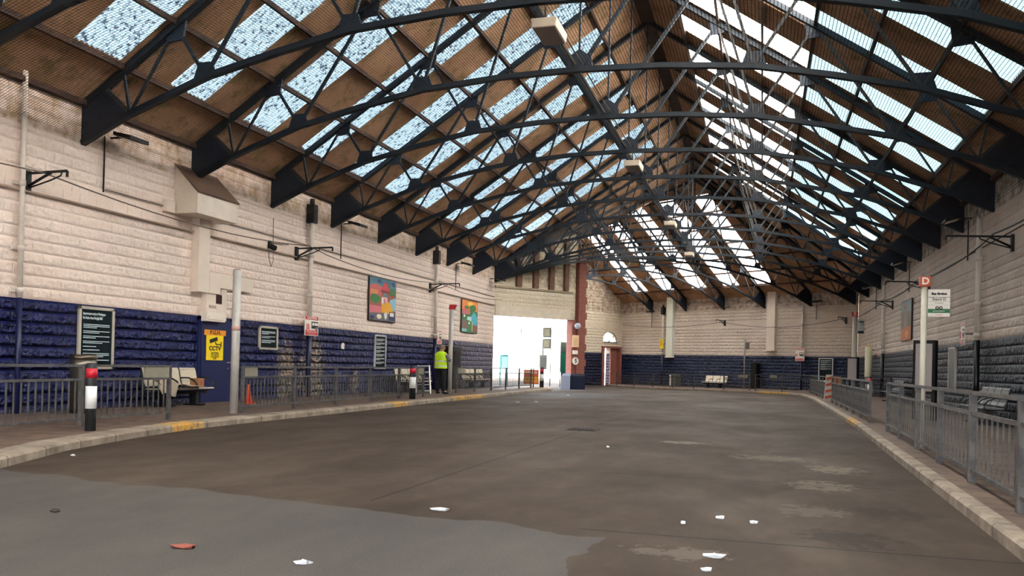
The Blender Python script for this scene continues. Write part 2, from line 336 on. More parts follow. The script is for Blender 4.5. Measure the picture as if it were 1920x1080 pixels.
# pillar at the end of the opening
pl = MB().box((5.85, -.1, .0), (6.3, .45, 4.36)); pl.box((6.2, -.3, .0), (6.75, .5, 8.3))
for k in range(14): pl.box((6.75, -.3, .9+k*.5), (6.88 if k % 2 else 6.75+.02, .3, 1.35+k*.5))
q = pl.build('wall_pillar', brick_m); q.location = o.location; q.rotation_euler = o.rotation_euler; struct(q)
q = MB().box((5.6, -.36, -.1), (6.8, .6, .8)).poly([(5.6, -.36, .8), (6.8, -.36, .8), (6.7, -.3, .95), (5.7, -.3, .95)], .85).build('trim_7', M('141c38', .5, 0, .2, 4)); q.location = o.location; q.rotation_euler = o.rotation_euler; struct(q)
# hidden side wall of the far bay, running from the pillar back to the end wall
pa = onp(6.6, -.4); pb = far(22.7, 12.9-0)  # end of end wall
def endp(t, d=0): return (C2[0]+N1[0]*t-D1[0]*d, C2[1]+N1[1]*t-D1[1]*d)      # t along end wall from far corner, d into the hall
ET = 5.9
pb = endp(ET)
L_ = math.dist(pa, pb); an = math.atan2(pb[1]-pa[1], pb[0]-pa[0])
zt = [(k*L_/8, roofz(pa[0]+(pb[0]-pa[0])*k/8, pa[1]+(pb[1]-pa[1])*k/8)-.03) for k in range(9)]
wall('wall_bay', L_, zt, we_m, (pa[0], pa[1], 0), an, .3)
# end wall with doorway and fanlight. local x runs from the far corner back (t), so build mirrored: local x = -t
EA = math.atan2(-N1[1], -N1[0])     # local +x points back towards the far corner
eo = endp(ET)
def ex(t): return ET-t
fan = []
for k in range(13): a_ = math.pi*k/12; fan.append((ex(1.6)+1.0*math.cos(a_), 3.66+.95*math.sin(a_)))
DT0, DT1, DZ = 1.56, 2.65, 3.12
mb = MB()
def ep(pts): mb.poly([(x, 0, z) for x, z in pts], .45)
rt = lambda t_: roofz(*endp(t_, .05))-.03
ep([(0, -.5), (ex(DT1), -.5), (ex(DT1), DZ), (ex(DT1), 3.66), (0, 3.66)])
ep([(ex(DT0), -.5), (ET, -.5), (ET, 3.66), (ex(DT0), 3.66)])
ep([(ex(DT1), DZ), (ex(DT0), DZ), (ex(DT0), 3.66), (ex(DT1), 3.66)])
ep([(0, 3.66), (ex(2.6), 3.66)] + [(x, z) for x, z in fan[::-1] if x <= ex(1.6)+.001] + [(ex(1.6), rt(1.6)), (ex(3), rt(3)), (ex(4.5), rt(4.5)), (0, rt(ET))])
ep([(ex(.6), 3.66), (ET, 3.66), (ET, rt(0)), (ex(1.6), rt(1.6))] + [(x, z) for x, z in fan[::-1] if x >= ex(1.6)-.001])
q = mb.build('wall_end', we_m); q.location = (eo[0], eo[1], 0); q.rotation_euler = (0, 0, EA); struct(q)
fw = MB()
for k in range(12):
    fw.beam((fan[k][0], .1, fan[k][1]), (fan[k+1][0], .1, fan[k+1][1]), .1, .08)
for a_ in (45, 90, 135): fw.beam((ex(1.6), .1, 3.7), (ex(1.6)+.97*math.cos(math.radians(a_)), .1, 3.66+.92*math.sin(math.radians(a_))), .06, .04)
fw.beam((ex(2.6), .05, 3.66), (ex(.6), .05, 3.66), .25, .1)
fwo = fw.build('window_arch', M('5a6468', .6)); fwo.location = q.location; fwo.rotation_euler = q.rotation_euler; struct(fwo)
glass = bpy.data.materials.new('window_glass'); glass.use_nodes = True; gb = glass.node_tree.nodes['Principled BSDF']; gb.inputs['Transmission Weight'].default_value = 1; gb.inputs['Roughness'].default_value = .02; gb.inputs['IOR'].default_value = 1.05
MB().poly([(x, .1, z) for x, z in fan], .01).build('glass', glass, fwo)
# W1 slightly proud bay of the end wall
q = wall('wall_buttress', ET-2.75, [(0, rt(ET)-.1), (ET-2.75, rt(2.75)-.1)], we_m, (eo[0]-D1[0]*.3, eo[1]-D1[1]*.3, 0), EA, .3)
# red brick doorway surround
mb = MB(); mb.box((ex(2.95), -.42, -.3), (ex(DT1), .5, 3.2)).box((ex(DT0), -.12, -.3), (ex(.55), .5, 3.2)).box((ex(3.0), -.45, 3.12), (ex(.5), .5, 3.28)).box((ex(.72), -.5, -.3), (ex(.5), -.1, 3.2))
q = mb.build('door_1', brick_m); q.location = (eo[0], eo[1], 0); q.rotation_euler = (0, 0, EA); struct(q)

# wall materials use local x; shift so that it equals world y on the left wall
wl_ob = bpy.data.objects['wall_left']
for v in wl_ob.data.vertices: v.co.x -= 10
wl_ob.location.y = 0

# ================================================================ STRUCTURE: roof sheets and roof lights
sheet_m = bpy.data.materials.new('roof_sheet'); sheet_m.use_nodes = True; n = sheet_m.node_tree; b = n.nodes['Principled BSDF']
t = n.nodes.new('ShaderNodeTexCoord'); vec = t.outputs['Object']
c0 = mixc(n, ramp(n, noise(n, vec, .5, 6, .7), .38, .62), lin('a07858'), lin('c69c7c'))
c0 = mixc(n, math_node(n, 'MULTIPLY', ramp(n, noise(n, vec, 1.3, 6, .7), .52, .66), .7), c0, lin('66602e'))
c0 = mixc(n, math_node(n, 'MULTIPLY', ramp(n, noise(n, vec, 4, 5, .7), .5, .65), .4), c0, lin('3c2618'))
n.links.new(c0, b.inputs['Base Color']); b.inputs['Roughness'].default_value = .85
def pane_mat(name, tint, dirt, trans=.85, dirtlo=.55, dirthi=.66, streak=30):
    mt = bpy.data.materials.new(name); mt.use_nodes = True; n = mt.node_tree; n.nodes.remove(n.nodes['Principled BSDF']); out = n.nodes['Material Output']
    t = n.nodes.new('ShaderNodeTexCoord'); vec = t.outputs['Object']
    tr = n.nodes.new('ShaderNodeBsdfTranslucent'); df = n.nodes.new('ShaderNodeBsdfDiffuse'); mx = n.nodes.new('ShaderNodeMixShader')
    d1 = ramp(n, noise(n, vec, 7, 6, .75), dirtlo, dirthi); d2 = ramp(n, noise(n, vec, streak, 3, .6), .5, .72)
    c = mixc(n, math_node(n, 'MULTIPLY', d2, .45), tint, tuple(x*.35 for x in tint[:3])+(1,))
    c = mixc(n, d1, c, dirt)
    n.links.new(c, tr.inputs[0]); n.links.new(c, df.inputs[0]); mx.inputs[0].default_value = trans
    n.links.new(df.outputs[0], mx.inputs[1]); n.links.new(tr.outputs[0], mx.inputs[2]); n.links.new(mx.outputs[0], out.inputs[0]); return mt
pane_left = pane_mat('rooflight_weathered', (.105, .135, .148, 1), (.008, .01, .014, 1), .92, .50, .60)
pane_warm = pane_mat('rooflight_clear', (.95, .93, .89, 1), (.18, .14, .09, 1), .95, .60, .70, 18)
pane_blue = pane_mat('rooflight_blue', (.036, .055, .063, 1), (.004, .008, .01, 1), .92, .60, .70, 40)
pane_far = pane_mat('rooflight_far', (.42, .42, .42, 1), (.15, .14, .12, 1), .95, .64, .74, 18)
DS = [-.35, 1.2, 2.6, 4.0, 5.4, 6.8, 8.2, 9.5, HALF]
def slope(base, Sv, Nv, smin, smax, stripes, sheetname, wmats, label):
    step = .038; s0 = min(smin(0), smin(HALF)); s1 = max(smax(0), smax(HALF)); cnt = int((s1-s0)/step)
    def P(s_, d_, off=True):
        z = ZE+SLP*d_+(.022*math.sin(2*math.pi*s_/.152) if off else 0)
        return (base[0]+Sv[0]*s_+Nv[0]*d_, base[1]+Sv[1]*s_+Nv[1]*d_, z)
    sh = MB(); K = len(DS)
    ss = [s0+i*step for i in range(cnt+1)]
    for s_ in ss:
        for d_ in DS: q = min(max(s_, smin(d_)), smax(d_)); sh.v.append(P(q, d_))
    inst = [any(a <= (ss[i]+ss[i+1])/2 <= c for a, c in stripes) for i in range(cnt)]
    for i in range(cnt):
        for k in range(K-1):
            if ss[i+1] < smin(DS[k]) and ss[i+1] < smin(DS[k+1]): continue
            if ss[i] > smax(DS[k]) and ss[i] > smax(DS[k+1]): continue
            if inst[i] and 1 <= k <= 6: continue
            a = i*K+k; sh.face([a, a+1, a+K+1, a+K], 0, True)
    struct(sh.build(sheetname, sheet_m))
    for (a, c) in stripes:
        if a > smax(5): continue
        wn = MB(); ii = [i for i in range(cnt+1) if (i < cnt and inst[i] and a <= (ss[i]+ss[i+1])/2 <= c) or (i > 0 and inst[i-1] and a <= (ss[i]+ss[i-1])/2 <= c)]
        if len(ii) < 3: continue
        for i in ii:
            for d_ in DS[1:8]: q = min(max(ss[i], smin(d_)), smax(d_)); wn.v.append(P(q, d_))
        for j in range(len(ii)-1):
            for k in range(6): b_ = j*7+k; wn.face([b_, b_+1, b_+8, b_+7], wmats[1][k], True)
        global WN; WN += 1
        struct(wn.build('window_%d' % WN, wmats[0]))
WN = 0
near = lambda d: -9
slope((XL, 0), (0, 1), (1, 0), near, lambda d: 53.7+.538*d, [(14.72-3.1*8+3.1*i, 14.72-3.1*8+3.1*i+1.36) for i in range(0, 19)], 'ceiling', ([pane_left], [0]*6), '')
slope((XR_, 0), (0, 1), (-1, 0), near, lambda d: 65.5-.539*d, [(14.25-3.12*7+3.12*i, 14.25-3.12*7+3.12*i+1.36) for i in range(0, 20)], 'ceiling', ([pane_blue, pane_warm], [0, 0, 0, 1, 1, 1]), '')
slope(FC, D1, N1, lambda d: .539*d, lambda d: 23.4, [(6.2+3.12*i, 7.6+3.12*i) for i in range(0, 5)], 'ceiling', ([pane_far], [0]*6), '')
ib = far(0, 2*HALF)
slope(ib, D1, (-N1[0], -N1[1]), lambda d: 11.85-.539*d, lambda d: 23.4, [], 'ceiling', ([pane_far], [0]*6), '')
mb = MB().poly([(XL-.2, 0, 4.6), (XR_+.2, 0, 4.6), (XR_+.2, 0, 7.2), (XM, 0, 14.5), (XL-.2, 0, 7.2)], .3); q = mb.build('wall_near_added', wo_m); q.location = (0, -9.2, 0); struct(q)  # unseen gable behind the camera, added to hold back cool sky light

# ================================================================ TRUSSES
ang_m = M('0a1622', .6, .1, .35, 3, 0, '141e26')
ang2_m = M('2a3236', .6, .1, .3, 3, 0, '3a3028')
plate_m = M('07182b', .6, 0, .25, 2)
ARCH = [(-10.965, 6.37), (-9.7, 6.95), (-7.65, 7.68), (-5.8, 8.1), (-4.1, 8.43), (-2, 8.6), (0, 8.65)]
ARCH = ARCH + [(-x, z) for x, z in ARCH[-2::-1]]
def arch(u):
    for (a, za), (c, zc) in zip(ARCH, ARCH[1:]):
        if u <= c+1e-6: return za+(zc-za)*(u-a)/(c-a)
    return ARCH[-1][1]
tr_count = 0
def truss(A, B, label, name='roof_truss', detail=True):
    """A, B plan points of the two heels"""
    A = Vector(A); B = Vector(B); L = (B-A).length; k = L/(2*HALF)
    root = thing(name, label, 'roof truss', ((A.x+B.x)/2, (A.y+B.y)/2, 0), math.atan2(B.y-A.y, B.x-A.x), 'steel roof trusses spanning the hall')
    dv = (B-A)/L; mid = (A+B)/2
    def top(u):
        p = mid+dv*u*k; return roofz(p.x, p.y)-.14
    X = lambda u: u*k
    # rafters follow the roof
    us = [-10.8, -9.8, -8.4, -7, -5.6, -4.2, -2.8, -1.4, 0]
    for sgn in (-1, 1):
        mb = MB()
        for a, c in zip(us, us[1:]):
            mb.beam((X(a*-sgn), 0, top(a*-sgn)), (X(c*-sgn), 0, top(c*-sgn)), .17, .14)
        mb.build('rafter', ang_m, root)
    mb = MB()
    for (a, za), (c, zc) in zip(ARCH, ARCH[1:]): mb.beam((X(a), 0, za), (X(c), 0, zc), .15, .12)
    mb.build('bottom_chord', ang_m, root)
    def web(u0, z0, u1, z1, wd=.075): MB().beam((X(u0), 0, z0), (X(u1), 0, z1), wd, wd).build('web_member', ang2_m if u0 > 0 else ang_m, root)  # right-hand webs greyer: the light on that side is put into their colour
    for sg in (-1, 1):
        B0, B1, B2 = (9.65, 6.98), (7.65, 7.7), (4.1, 8.45)
        for (bu, bz), tops in ((B0, (9.85, 8.45)), (B1, (8.45, 5.6)), (B2, (5.6, 2.8))):
            for tu in tops: web(sg*bu, bz, sg*tu, top(sg*tu), .07 if bu < 9 else .055)
        web(0, 8.65, sg*2.8, top(sg*2.8), .09)
        for (bu, bz) in (B1, B2):
            MB().poly([(X(sg*bu)-.30, -.02, bz-.05), (X(sg*bu)+.30, -.02, bz-.05), (X(sg*bu)+.18, -.02, bz+.32), (X(sg*bu)-.18, -.02, bz+.32)], .04).build('gusset_plate', plate_m, root)
        for tu in (8.45, 5.6, 2.8):
            z = top(sg*tu); sl = SLP*.28*(1 if top(sg*tu+.3) > z else -1)
            MB().poly([(X(sg*tu)-.28, -.03, z-sl), (X(sg*tu)+.28, -.03, z+sl), (X(sg*tu)+.2, -.03, z-.32), (X(sg*tu)-.2, -.03, z-.36)], .06).build('gusset_plate', plate_m, root)
        e = sg*10.965; f = -sg
        MB().poly([(X(e), -.05, 6.32), (X(e), -.05, 7.22), (X(e+f*.62), -.05, 7.58), (X(e+f*1.28), -.05, 6.98)], .1).build('end_plate', plate_m, root)
        MB().beam((X(e+f*.62), 0, 7.58), (X(e+f*1.28), 0, 7.0), .14, .05, (0, 1, 0)).build('plate_flange', ang2_m, root)
    web(0, 8.65, 0, top(0), .05)
    MB().poly([(-.34, -.02, 8.6), (.34, -.02, 8.6), (.3, -.02, 8.95), (0, -.02, 9.15), (-.3, -.02, 8.95)], .04).build('gusset_plate', plate_m, root)
    return root
NL = ['nearest roof truss, running off the top of the picture', 'second roof truss, its left end plate just above the first floodlight', 'third roof truss, its left end plate beside the metal hood',
      'fourth roof truss, landing on the left wall between the hood and the small camera', 'fifth roof truss, its left end above the second floodlight', 'sixth roof truss from the camera, above the first mural',
      'seventh roof truss from the camera, just before the second black pipe top', 'eighth roof truss from the camera, landing above the third wall bracket', 'ninth roof truss from the camera, above the second mural',
      'tenth roof truss, landing on the left wall at the corner by the bus exit']
DT = 4.015; Y0 = 16.31
for k in range(-1, 9):
    truss((XL, Y0+k*DT), (XR_, Y0+k*DT), NL[k+1])
fans = [((XR_, 53.6), 'first truss of the fan from the exit corner, running to the right wall'), ((XR_, 59.3), 'second truss of the fan from the exit corner, running to the right wall'),
        (far(.25), 'hip truss running from the exit corner to the far right corner'), (far(3.7), 'fan truss meeting the far wall behind the caution sign'), (far(7.7), 'fan truss meeting the far wall beside the right-hand hanging pilaster')]
for q, lb in fans: truss((XL+.1, 48.5), q, lb)
for s_, lb in ((11.5, 'far-bay truss meeting the far wall between the two hanging pilasters'), (15.4, 'far-bay truss meeting the far wall just right of the left hanging pilaster'), (19.1, 'farthest roof truss, meeting the far wall near the end doorway')):
    truss(far(s_, 16.2 if s_ > 12 else 2*HALF-1.5), far(s_), lb)

# ---------------------------------------------------------------- purlins
pur_m = M('4a2f20', .8, 0, .35, 1.5, 0, '2c1c12')
ordn = ['lowest', 'second lowest', 'third lowest', 'middle', 'third highest', 'second highest', 'highest']
dl = [1.17, 2.55, 3.95, 5.35, 6.75, 8.15, 9.5]
def purlin(base, Sv, Nv, d_, s0, s1, label, grp):
    mb = MB(); p0 = (base[0]+Sv[0]*s0+Nv[0]*d_, base[1]+Sv[1]*s0+Nv[1]*d_, ZE+SLP*d_-.10); p1 = (base[0]+Sv[0]*s1+Nv[0]*d_, base[1]+Sv[1]*s1+Nv[1]*d_, ZE+SLP*d_-.10)
    mb.beam(p0, p1, .08, .13); tag(mb.build('purlin', pur_m), label, 'purlin', grp)
for i, d_ in enumerate(dl):
    purlin((XL, 0), (0, 1), (1, 0), d_, -8.9, 53.6+.538*d_, ordn[i]+' brown purlin of the left roof slope', 'purlins of the left roof slope')
    purlin((XR_, 0), (0, 1), (-1, 0), d_, -8.9, 65.4-.539*d_, ordn[i]+' brown purlin of the right roof slope', 'purlins of the right roof slope')
    purlin(FC, D1, N1, d_, .539*d_+.1, 22.9, ordn[i]+' purlin of the far roof slope above the far wall', 'purlins of the far roof slope')
mb = MB(); mb.beam((XM, -8.9, ZE+SLP*HALF-.12), (XM, 59.6, ZE+SLP*HALF-.12), .5, .12); tag(mb.build('ridge_board', pur_m), 'dark ridge board along the top of the main roof', 'ridge board')
mb = MB(); a = (XM, 59.6, ZE+SLP*HALF-.12); mb.beam(a, (*far(22.8, HALF), ZE+SLP*HALF-.12), .4, .12); tag(mb.build('ridge_board', pur_m), 'ridge board of the far bay, behind the fan of trusses', 'ridge board')
mb = MB(); mb.beam((XR_, 65.5, ZE-.1), (XM, 59.6, ZE+SLP*HALF-.14), .3, .16); tag(mb.build('hip_rafter', pur_m), 'hip rafter rising from the far right corner to the ridge', 'rafter')
# eaves plate on the wall head
for (a, c, lb) in (((XL+.08, -9, 7.28), (XL+.08, 48.4, 7.28), 'wall plate along the head of the left wall'), ((XR_-.08, -9, 7.28), (XR_-.08, 65.3, 7.28), 'wall plate along the head of the right wall')):
    tag(MB().beam(a, c, .16, .12).build('wall_plate', pur_m), lb, 'wall plate')

# ---------------------------------------------------------------- bird netting
net = MB(); Wn = .006
us = [-10.9, -9.7, -7.65, -5.8, -4.1, -2, 0, 2, 4.1, 5.8, 7.65, 9.7, 10.9]
def ribbon(p, q, wv):
    o_ = len(net.v); net.v += [tuple(Vector(p)-wv), tuple(Vector(p)+wv), tuple(Vector(q)+wv), tuple(Vector(q)-wv)]; net.face([o_, o_+1, o_+2, o_+3])
y = 10.0
while y < 38:
    for a, c in zip(us, us[1:]): ribbon((XM+a, y, arch(a)+.1), (XM+c, y, arch(c)+.1), Vector((0, Wn, 0)))
    y += .07
x = -10.9
while x < 10.9:
    z = arch(x)+.1; ribbon((XM+x, 10, z), (XM+x, 38, z), Vector((Wn, 0, 0))); x += .07
tag(net.build('bird_netting', M('2a2018', .9)), 'fine dark bird netting stretched beneath the roof over the trusses', 'netting', None, 'stuff')

# ---------------------------------------------------------------- conduit and hanging lights
tag(MB().tube([(XM-.1, 8, 8.78), (XM-.1, 58, 8.78)], .035, 6).tube([(XM+.05, 8, 8.80), (XM+.05, 58, 8.80)], .02, 6).build('conduit', M('8a8070', .6)), 'long conduit along the middle of the trusses carrying the hanging lights', 'conduit')
def light_box(y, label, z=8.33):
    r = thing('high_bay_light', label, 'light', (XM, y, z), 0, 'box lights hung under the trusses')
    MB().poly([(-.25, -.5, .0), (.25, -.5, 0), (.28, -.5, .2), (-.28, -.5, .2)], 1.0, (0, 1, 0)).build('housing', M('d9c7b2', .6, 0, .1), r, .02)
    MB().box((-.23, -.47, -.012), (.23, .47, .01)).build('diffuser', M('6b5347', .3), r)
    for yy in (-.35, .35): MB().tube([(0, yy, .19), (0, yy, .47)], .02, 6).build('hanger', ang_m, r)
    MB().box((-.07, -.09, .2), (.07, .09, .28)).build('junction_box', M('d9c7b2', .6), r)
light_box(17.3, 'nearest boxy light hanging under the second and third trusses')
light_box(29.6, 'boxy light hanging in the middle of the hall, second from the camera')
light_box(42.0, 'small distant box light, third from the camera')
light_box(53.2, 'farthest box light, near the fan of trusses')

# ================================================================ helper frames for wall items
def on_left(y, z=0, off=.0): return (XL+off, y, z)
def wthing(name, label, cat, wall_, u, z, off=0, group=None):
    """u = world y on left/right wall, s on the far wall; item local frame: x right, -y out of the wall"""
    if wall_ == 'L': loc, rz = (XL+off, u, z), RL
    elif wall_ == 'R': loc, rz = (XR_-off, u, z), RR
    elif wall_ == 'F': p_ = far(u, off); loc, rz = (p_[0], p_[1], z), RF
    elif wall_ == 'O': p_ = onp(u, off); loc, rz = (p_[0], p_[1], z), OA
    return thing(name, label, cat, loc, rz, group)
white_pipe = M('d9cec2', .5, 0, .12, 4); dark_blue = M('0f1740', .4); black = M('0b0b0c', .5); steel = M('8a8478', .35, .9, .2, 8)
galv = M('7d7a74', .45, .6, .2, 6); rail_m = M('64625f', .55, .3, .25, 5, 0, '464446'); cream = M('e6d6c6', .7, 0, .08, 2)

def downpipe(wall_, u, label, ztop, split, hopper=False, pm=white_pipe, off=.17, r=.085, g='rainwater pipes'):
    t_ = wthing('rainwater_pipe', label, 'pipe', wall_, u, 0, 0, g)
    MB().tube([(0, -off, split), (0, -off, ztop)], r, 12).build('upper_pipe', pm, t_)
    MB().tube([(0, -off, .0), (0, -off, split)], r*1.05, 12).build('lower_pipe', M('0c0d12', .35) if wall_ == 'R' else dark_blue, t_)
    for z in (split+.1, 3.6, 5.0):
        MB().tube([(0, -off, z), (0, -off, z+.12)], r*1.25, 12).box((-.15, -.06, z+.02), (.15, .0, z+.1)).build('pipe_collar', pm, t_)
    if hopper: MB().box((-.13, -off-.15, ztop-.1), (.13, -.02, ztop+.55)).tube([(0, -off, ztop+.5), (0, -off, ztop+.75)], .09, 8).build('hopper', black, t_)
downpipe('L', 14.55, 'white rainwater pipe nearest the camera on the left wall, blue below', 7.5, 2.6, False, off=.12, r=.055)
downpipe('L', 26.65, 'rainwater pipe with black hopper behind the first CAUTION sign', 6.3, 2.6, True)
downpipe('L', 38.6, 'rainwater pipe with black hopper between the two murals', 6.3, 2.6, True)
downpipe('R', 29.35, 'thick rainwater pipe on the near right wall, by the edge-on warning sign', 6.3, 2.53, False)
downpipe('R', 50.9, 'distant rainwater pipe on the right wall beyond the right-hand mural', 6.3, 2.53, False)
downpipe('F', 17.75, 'rainwater pipe beside the left hanging pilaster on the far wall', 6.2, 2.58, True, off=.2)
downpipe('F', 4.3, 'rainwater pipe above the CAUTION sign on the far wall', 6.4, 2.3, False)
downpipe('F', .0, 'rainwater pipe in the far right corner of the hall', 6.4, 2.58, False, off=.25)

# hanging pilasters on the far wall
for u, w_, zb, lb in ((16.95, .34, 2.48, 'left hanging white pilaster on the far wall'), (6.95, .36, 3.1, 'right hanging white pilaster on the far wall')):
    t_ = wthing('pilaster', lb, 'pilaster', 'F', u, 0, 0, 'white pilasters on the far wall')
    MB().box((-w_, -.3, zb), (w_, 0, 8.1)).build('shaft', cream if u < 10 else M('dde0d2', .7, 0, .08, 2), t_)
    MB().box((-w_-.05, -.33, zb-.12), (w_+.03, 0, zb)).build('foot', cream, t_)

# ---------------------------------------------------------------- hood, duct, door on the left wall
t_ = wthing('extract_hood', 'large pale metal extract hood high on the left wall above the blue door', 'hood', 'L', 20.5, 5.85)
hb = MB(); a = 1.0
hb.poly([(-.92, 0, -.55), (-.92, -.75, -.55), (-.92, -.75, .0), (-.92, 0, .75)], 1.84, (1, 0, 0))
hb.build('hood_body', M('ddd0c0', .55, 0, .1, 3), t_, .01)
MB().poly([(-.94, -.77, .0), (-.94, .0, .78), (-.94, .0, .82), (-.94, -.79, .04)], 1.88, (1, 0, 0)).build('sloping_lid', M('6b5344', .7, 0, .2, 3), t_)
t_ = wthing('duct', 'boxed white duct running down from the hood and turning right above the blue door', 'duct', 'L', 20.65, 0)
MB().box((-.28, -.25, 3.25), (.22, 0, 5.3)).box((.22, -.25, 3.25), (.75, 0, 3.85)).box((.75, -.12, 3.45), (2.6, 0, 3.85)).build('casing', cream, t_, .01)
t_ = wthing('meter_housing', 'white boxed housing with small dark window above the blue door', 'housing', 'L', 21.25, 0)
MB().box((-.42, -.2, 2.72), (.35, 0, 3.28)).box((.38, -.1, 2.5), (.68, 0, 3.42)).build('casing', cream, t_, .01)
MB().box((.02, -.215, 2.98), (.28, -.19, 3.24)).build('dark_window', M('2a0f0a', .3), t_)
MB().box((-.3, -.215, 2.84), (.02, -.2, 2.92)).build('grille', M('b5a698', .6), t_)
MB().box((-.45, -.26, 2.45), (.4, 0, 2.72)).box((-.38, -.28, 2.5), (.3, -.25, 2.62)).build('ledge', M('e9dccd', .6), t_, .01)
blue_door = M('101c4e', .45, 0, .15, 2)
d = wthing('door_2', '', '', 'L', 21.5, 0); struct(d); del d['label'], d['category']
MB().box((-.68, -.09, .12), (.68, -.02, 2.5)).build('door_leaf', blue_door, d, .01)
MB().box((-.78, -.06, .12), (-.68, 0, 2.6)).box((.68, -.06, .12), (.78, 0, 2.6)).box((-.78, -.06, 2.5), (.78, 0, 2.6)).build('door_frame', blue_door, d)
MB().box((.42, -.17, 1.26), (.6, -.13, 1.30)).tube([(.57, -.09, 1.28), (.57, -.15, 1.28)], .02).tube([(.55, -.09, 1.1), (.55, -.12, 1.1)], .03).build('door_handle', M('e0e0e0', .25, .9), d)
t_ = wthing('cctv_notice', 'yellow CCTV notice with orange P.G.H. header on the blue door', 'sign', 'L', 21.4, 1.7, .1)
yel = M('f6d51f', .4); ora = M('f0992a', .4); blk = M('101010', .5)
MB().box((-.40, -.012, -.36), (.40, 0, .36)).build('panel', yel, t_)
MB().box((-.5, -.018, .36), (.5, 0, .52)).build('header', ora, t_)
text('P.G.H.', .16, (0, -.02, .44), blk, t_, bold=.004, sx=1.2); text('CCTV', .17, (0, -.014, -.02), blk, t_, bold=.006, sx=1.25)
cc = MB(); cc.beam((-.25, -.016, .18), (.1, -.016, .27), .012, .11, (0, 0, 1)).beam((.0, -.016, .17), (.05, -.016, .1), .012, .03).beam((.05, -.016, .1), (.26, -.016, .1), .012, .03).beam((.27, -.016, .03), (.27, -.016, .18), .012, .03, (0, 1, 0)); cc.build('camera_symbol', blk, t_)
for i in range(7): text(['These premises are', 'under surveillance', 'CCTV is in operation', 'for the safety and', 'security of passengers', 'and staff at', 'all times'][i], .045, (0, -.014, -.13-.032*i), blk, t_, 'small_print')
# threshold litter is below

# ---------------------------------------------------------------- framed posters
navy_poster = M('0a1c22', .25)
def poster(wall_, u, w_, z0, z1, label, lines, framem=M('c9bfae', .4, .3), face=navy_poster, title=None, logo=None):
    t_ = wthing('poster_frame', label, 'poster', wall_, u, (z0+z1)/2, .0, 'framed notices')
    h = (z1-z0)/2; w2 = w_/2; f = .07
    MB().box((-w2, -.07, -h), (-w2+f, 0, h)).box((w2-f, -.07, -h), (w2, 0, h)).box((-w2, -.07, h-f), (w2, 0, h)).box((-w2, -.07, -h), (w2, 0, -h+f)).build('frame', framem, t_, .006)
    MB().box((-w2+f, -.045, -h+f), (w2-f, -.01, h-f)).build('sheet', face, t_)
    ink = M('cfd8d8', .5); yy = h-f-.10
    if title:
        for q in title: text(q, .088, (-w2+f+.06, -.047, yy), ink, t_, align='LEFT', bold=.002, sx=(w_-.3)/(len(q)*.049)); yy -= .10
        yy -= .05
    mb = MB(); rnd = random.Random(len(label))
    for g_ in lines:
        for k in range(g_):
            wd = (w_-2*f-.16)*(1 if k < g_-1 else rnd.uniform(.4, .8)); mb.box((-w2+f+.08, -.048, yy-.012), (-w2+f+.08+wd, -.046, yy+.004)); yy -= .038
        yy -= .045
        if yy < -h+f+.12: break
    if lines: mb.build('printed_lines', ink, t_)
    if logo: text(logo, .09, (-w2+f+.08, -.047, -h+f+.07), ink, t_, align='LEFT', bold=.002)
    return t_
t_ = poster('L', 16.86, 1.14, 1.07, 2.56, 'tall framed black notice behind the cylindrical bin', [3, 2, 2, 2, 1, 1, 3, 2], title=['Improvement works to Workington', 'Bus Station from 31st July 2023'], logo='Stagecoach')
poster('L', 24.3, 1.08, 1.71, 2.47, 'squarish framed notice on the left wall between blue door and first CAUTION sign', [3, 2, 3, 1, 2])
poster('L', 32.75, 1.1, 1.1, 2.53, 'tall framed notice on the left wall below and right of the first mural', [3, 3, 3, 3, 3, 3, 3], M('c8c6cc', .4, .3))
poster('F', 2.4, 1.15, .75, 2.47, 'white-framed notice on the far wall between CAUTION sign and bus stop pole', [3, 2, 3, 3, 3], M('d9d6d0', .5))
poster('R', 33.55, 1.15, .88, 2.43, 'pale framed blank poster on the right wall near the near pipe', [], M('b9b5ae', .5), M('6d7472', .3))
# white paper scrap on the wall
t_ = wthing('torn_notice', 'torn white scrap of paper stuck on the blue wall left of the tall notice', 'paper', 'L', 29.4, 1.95, .05)
MB().poly([(-.12, 0, -.08), (.1, 0, -.1), (.12, 0, .12), (-.05, 0, .15), (-.14, 0, .05)], -.01).build('sheet', M('ddd5cc', .8), t_)

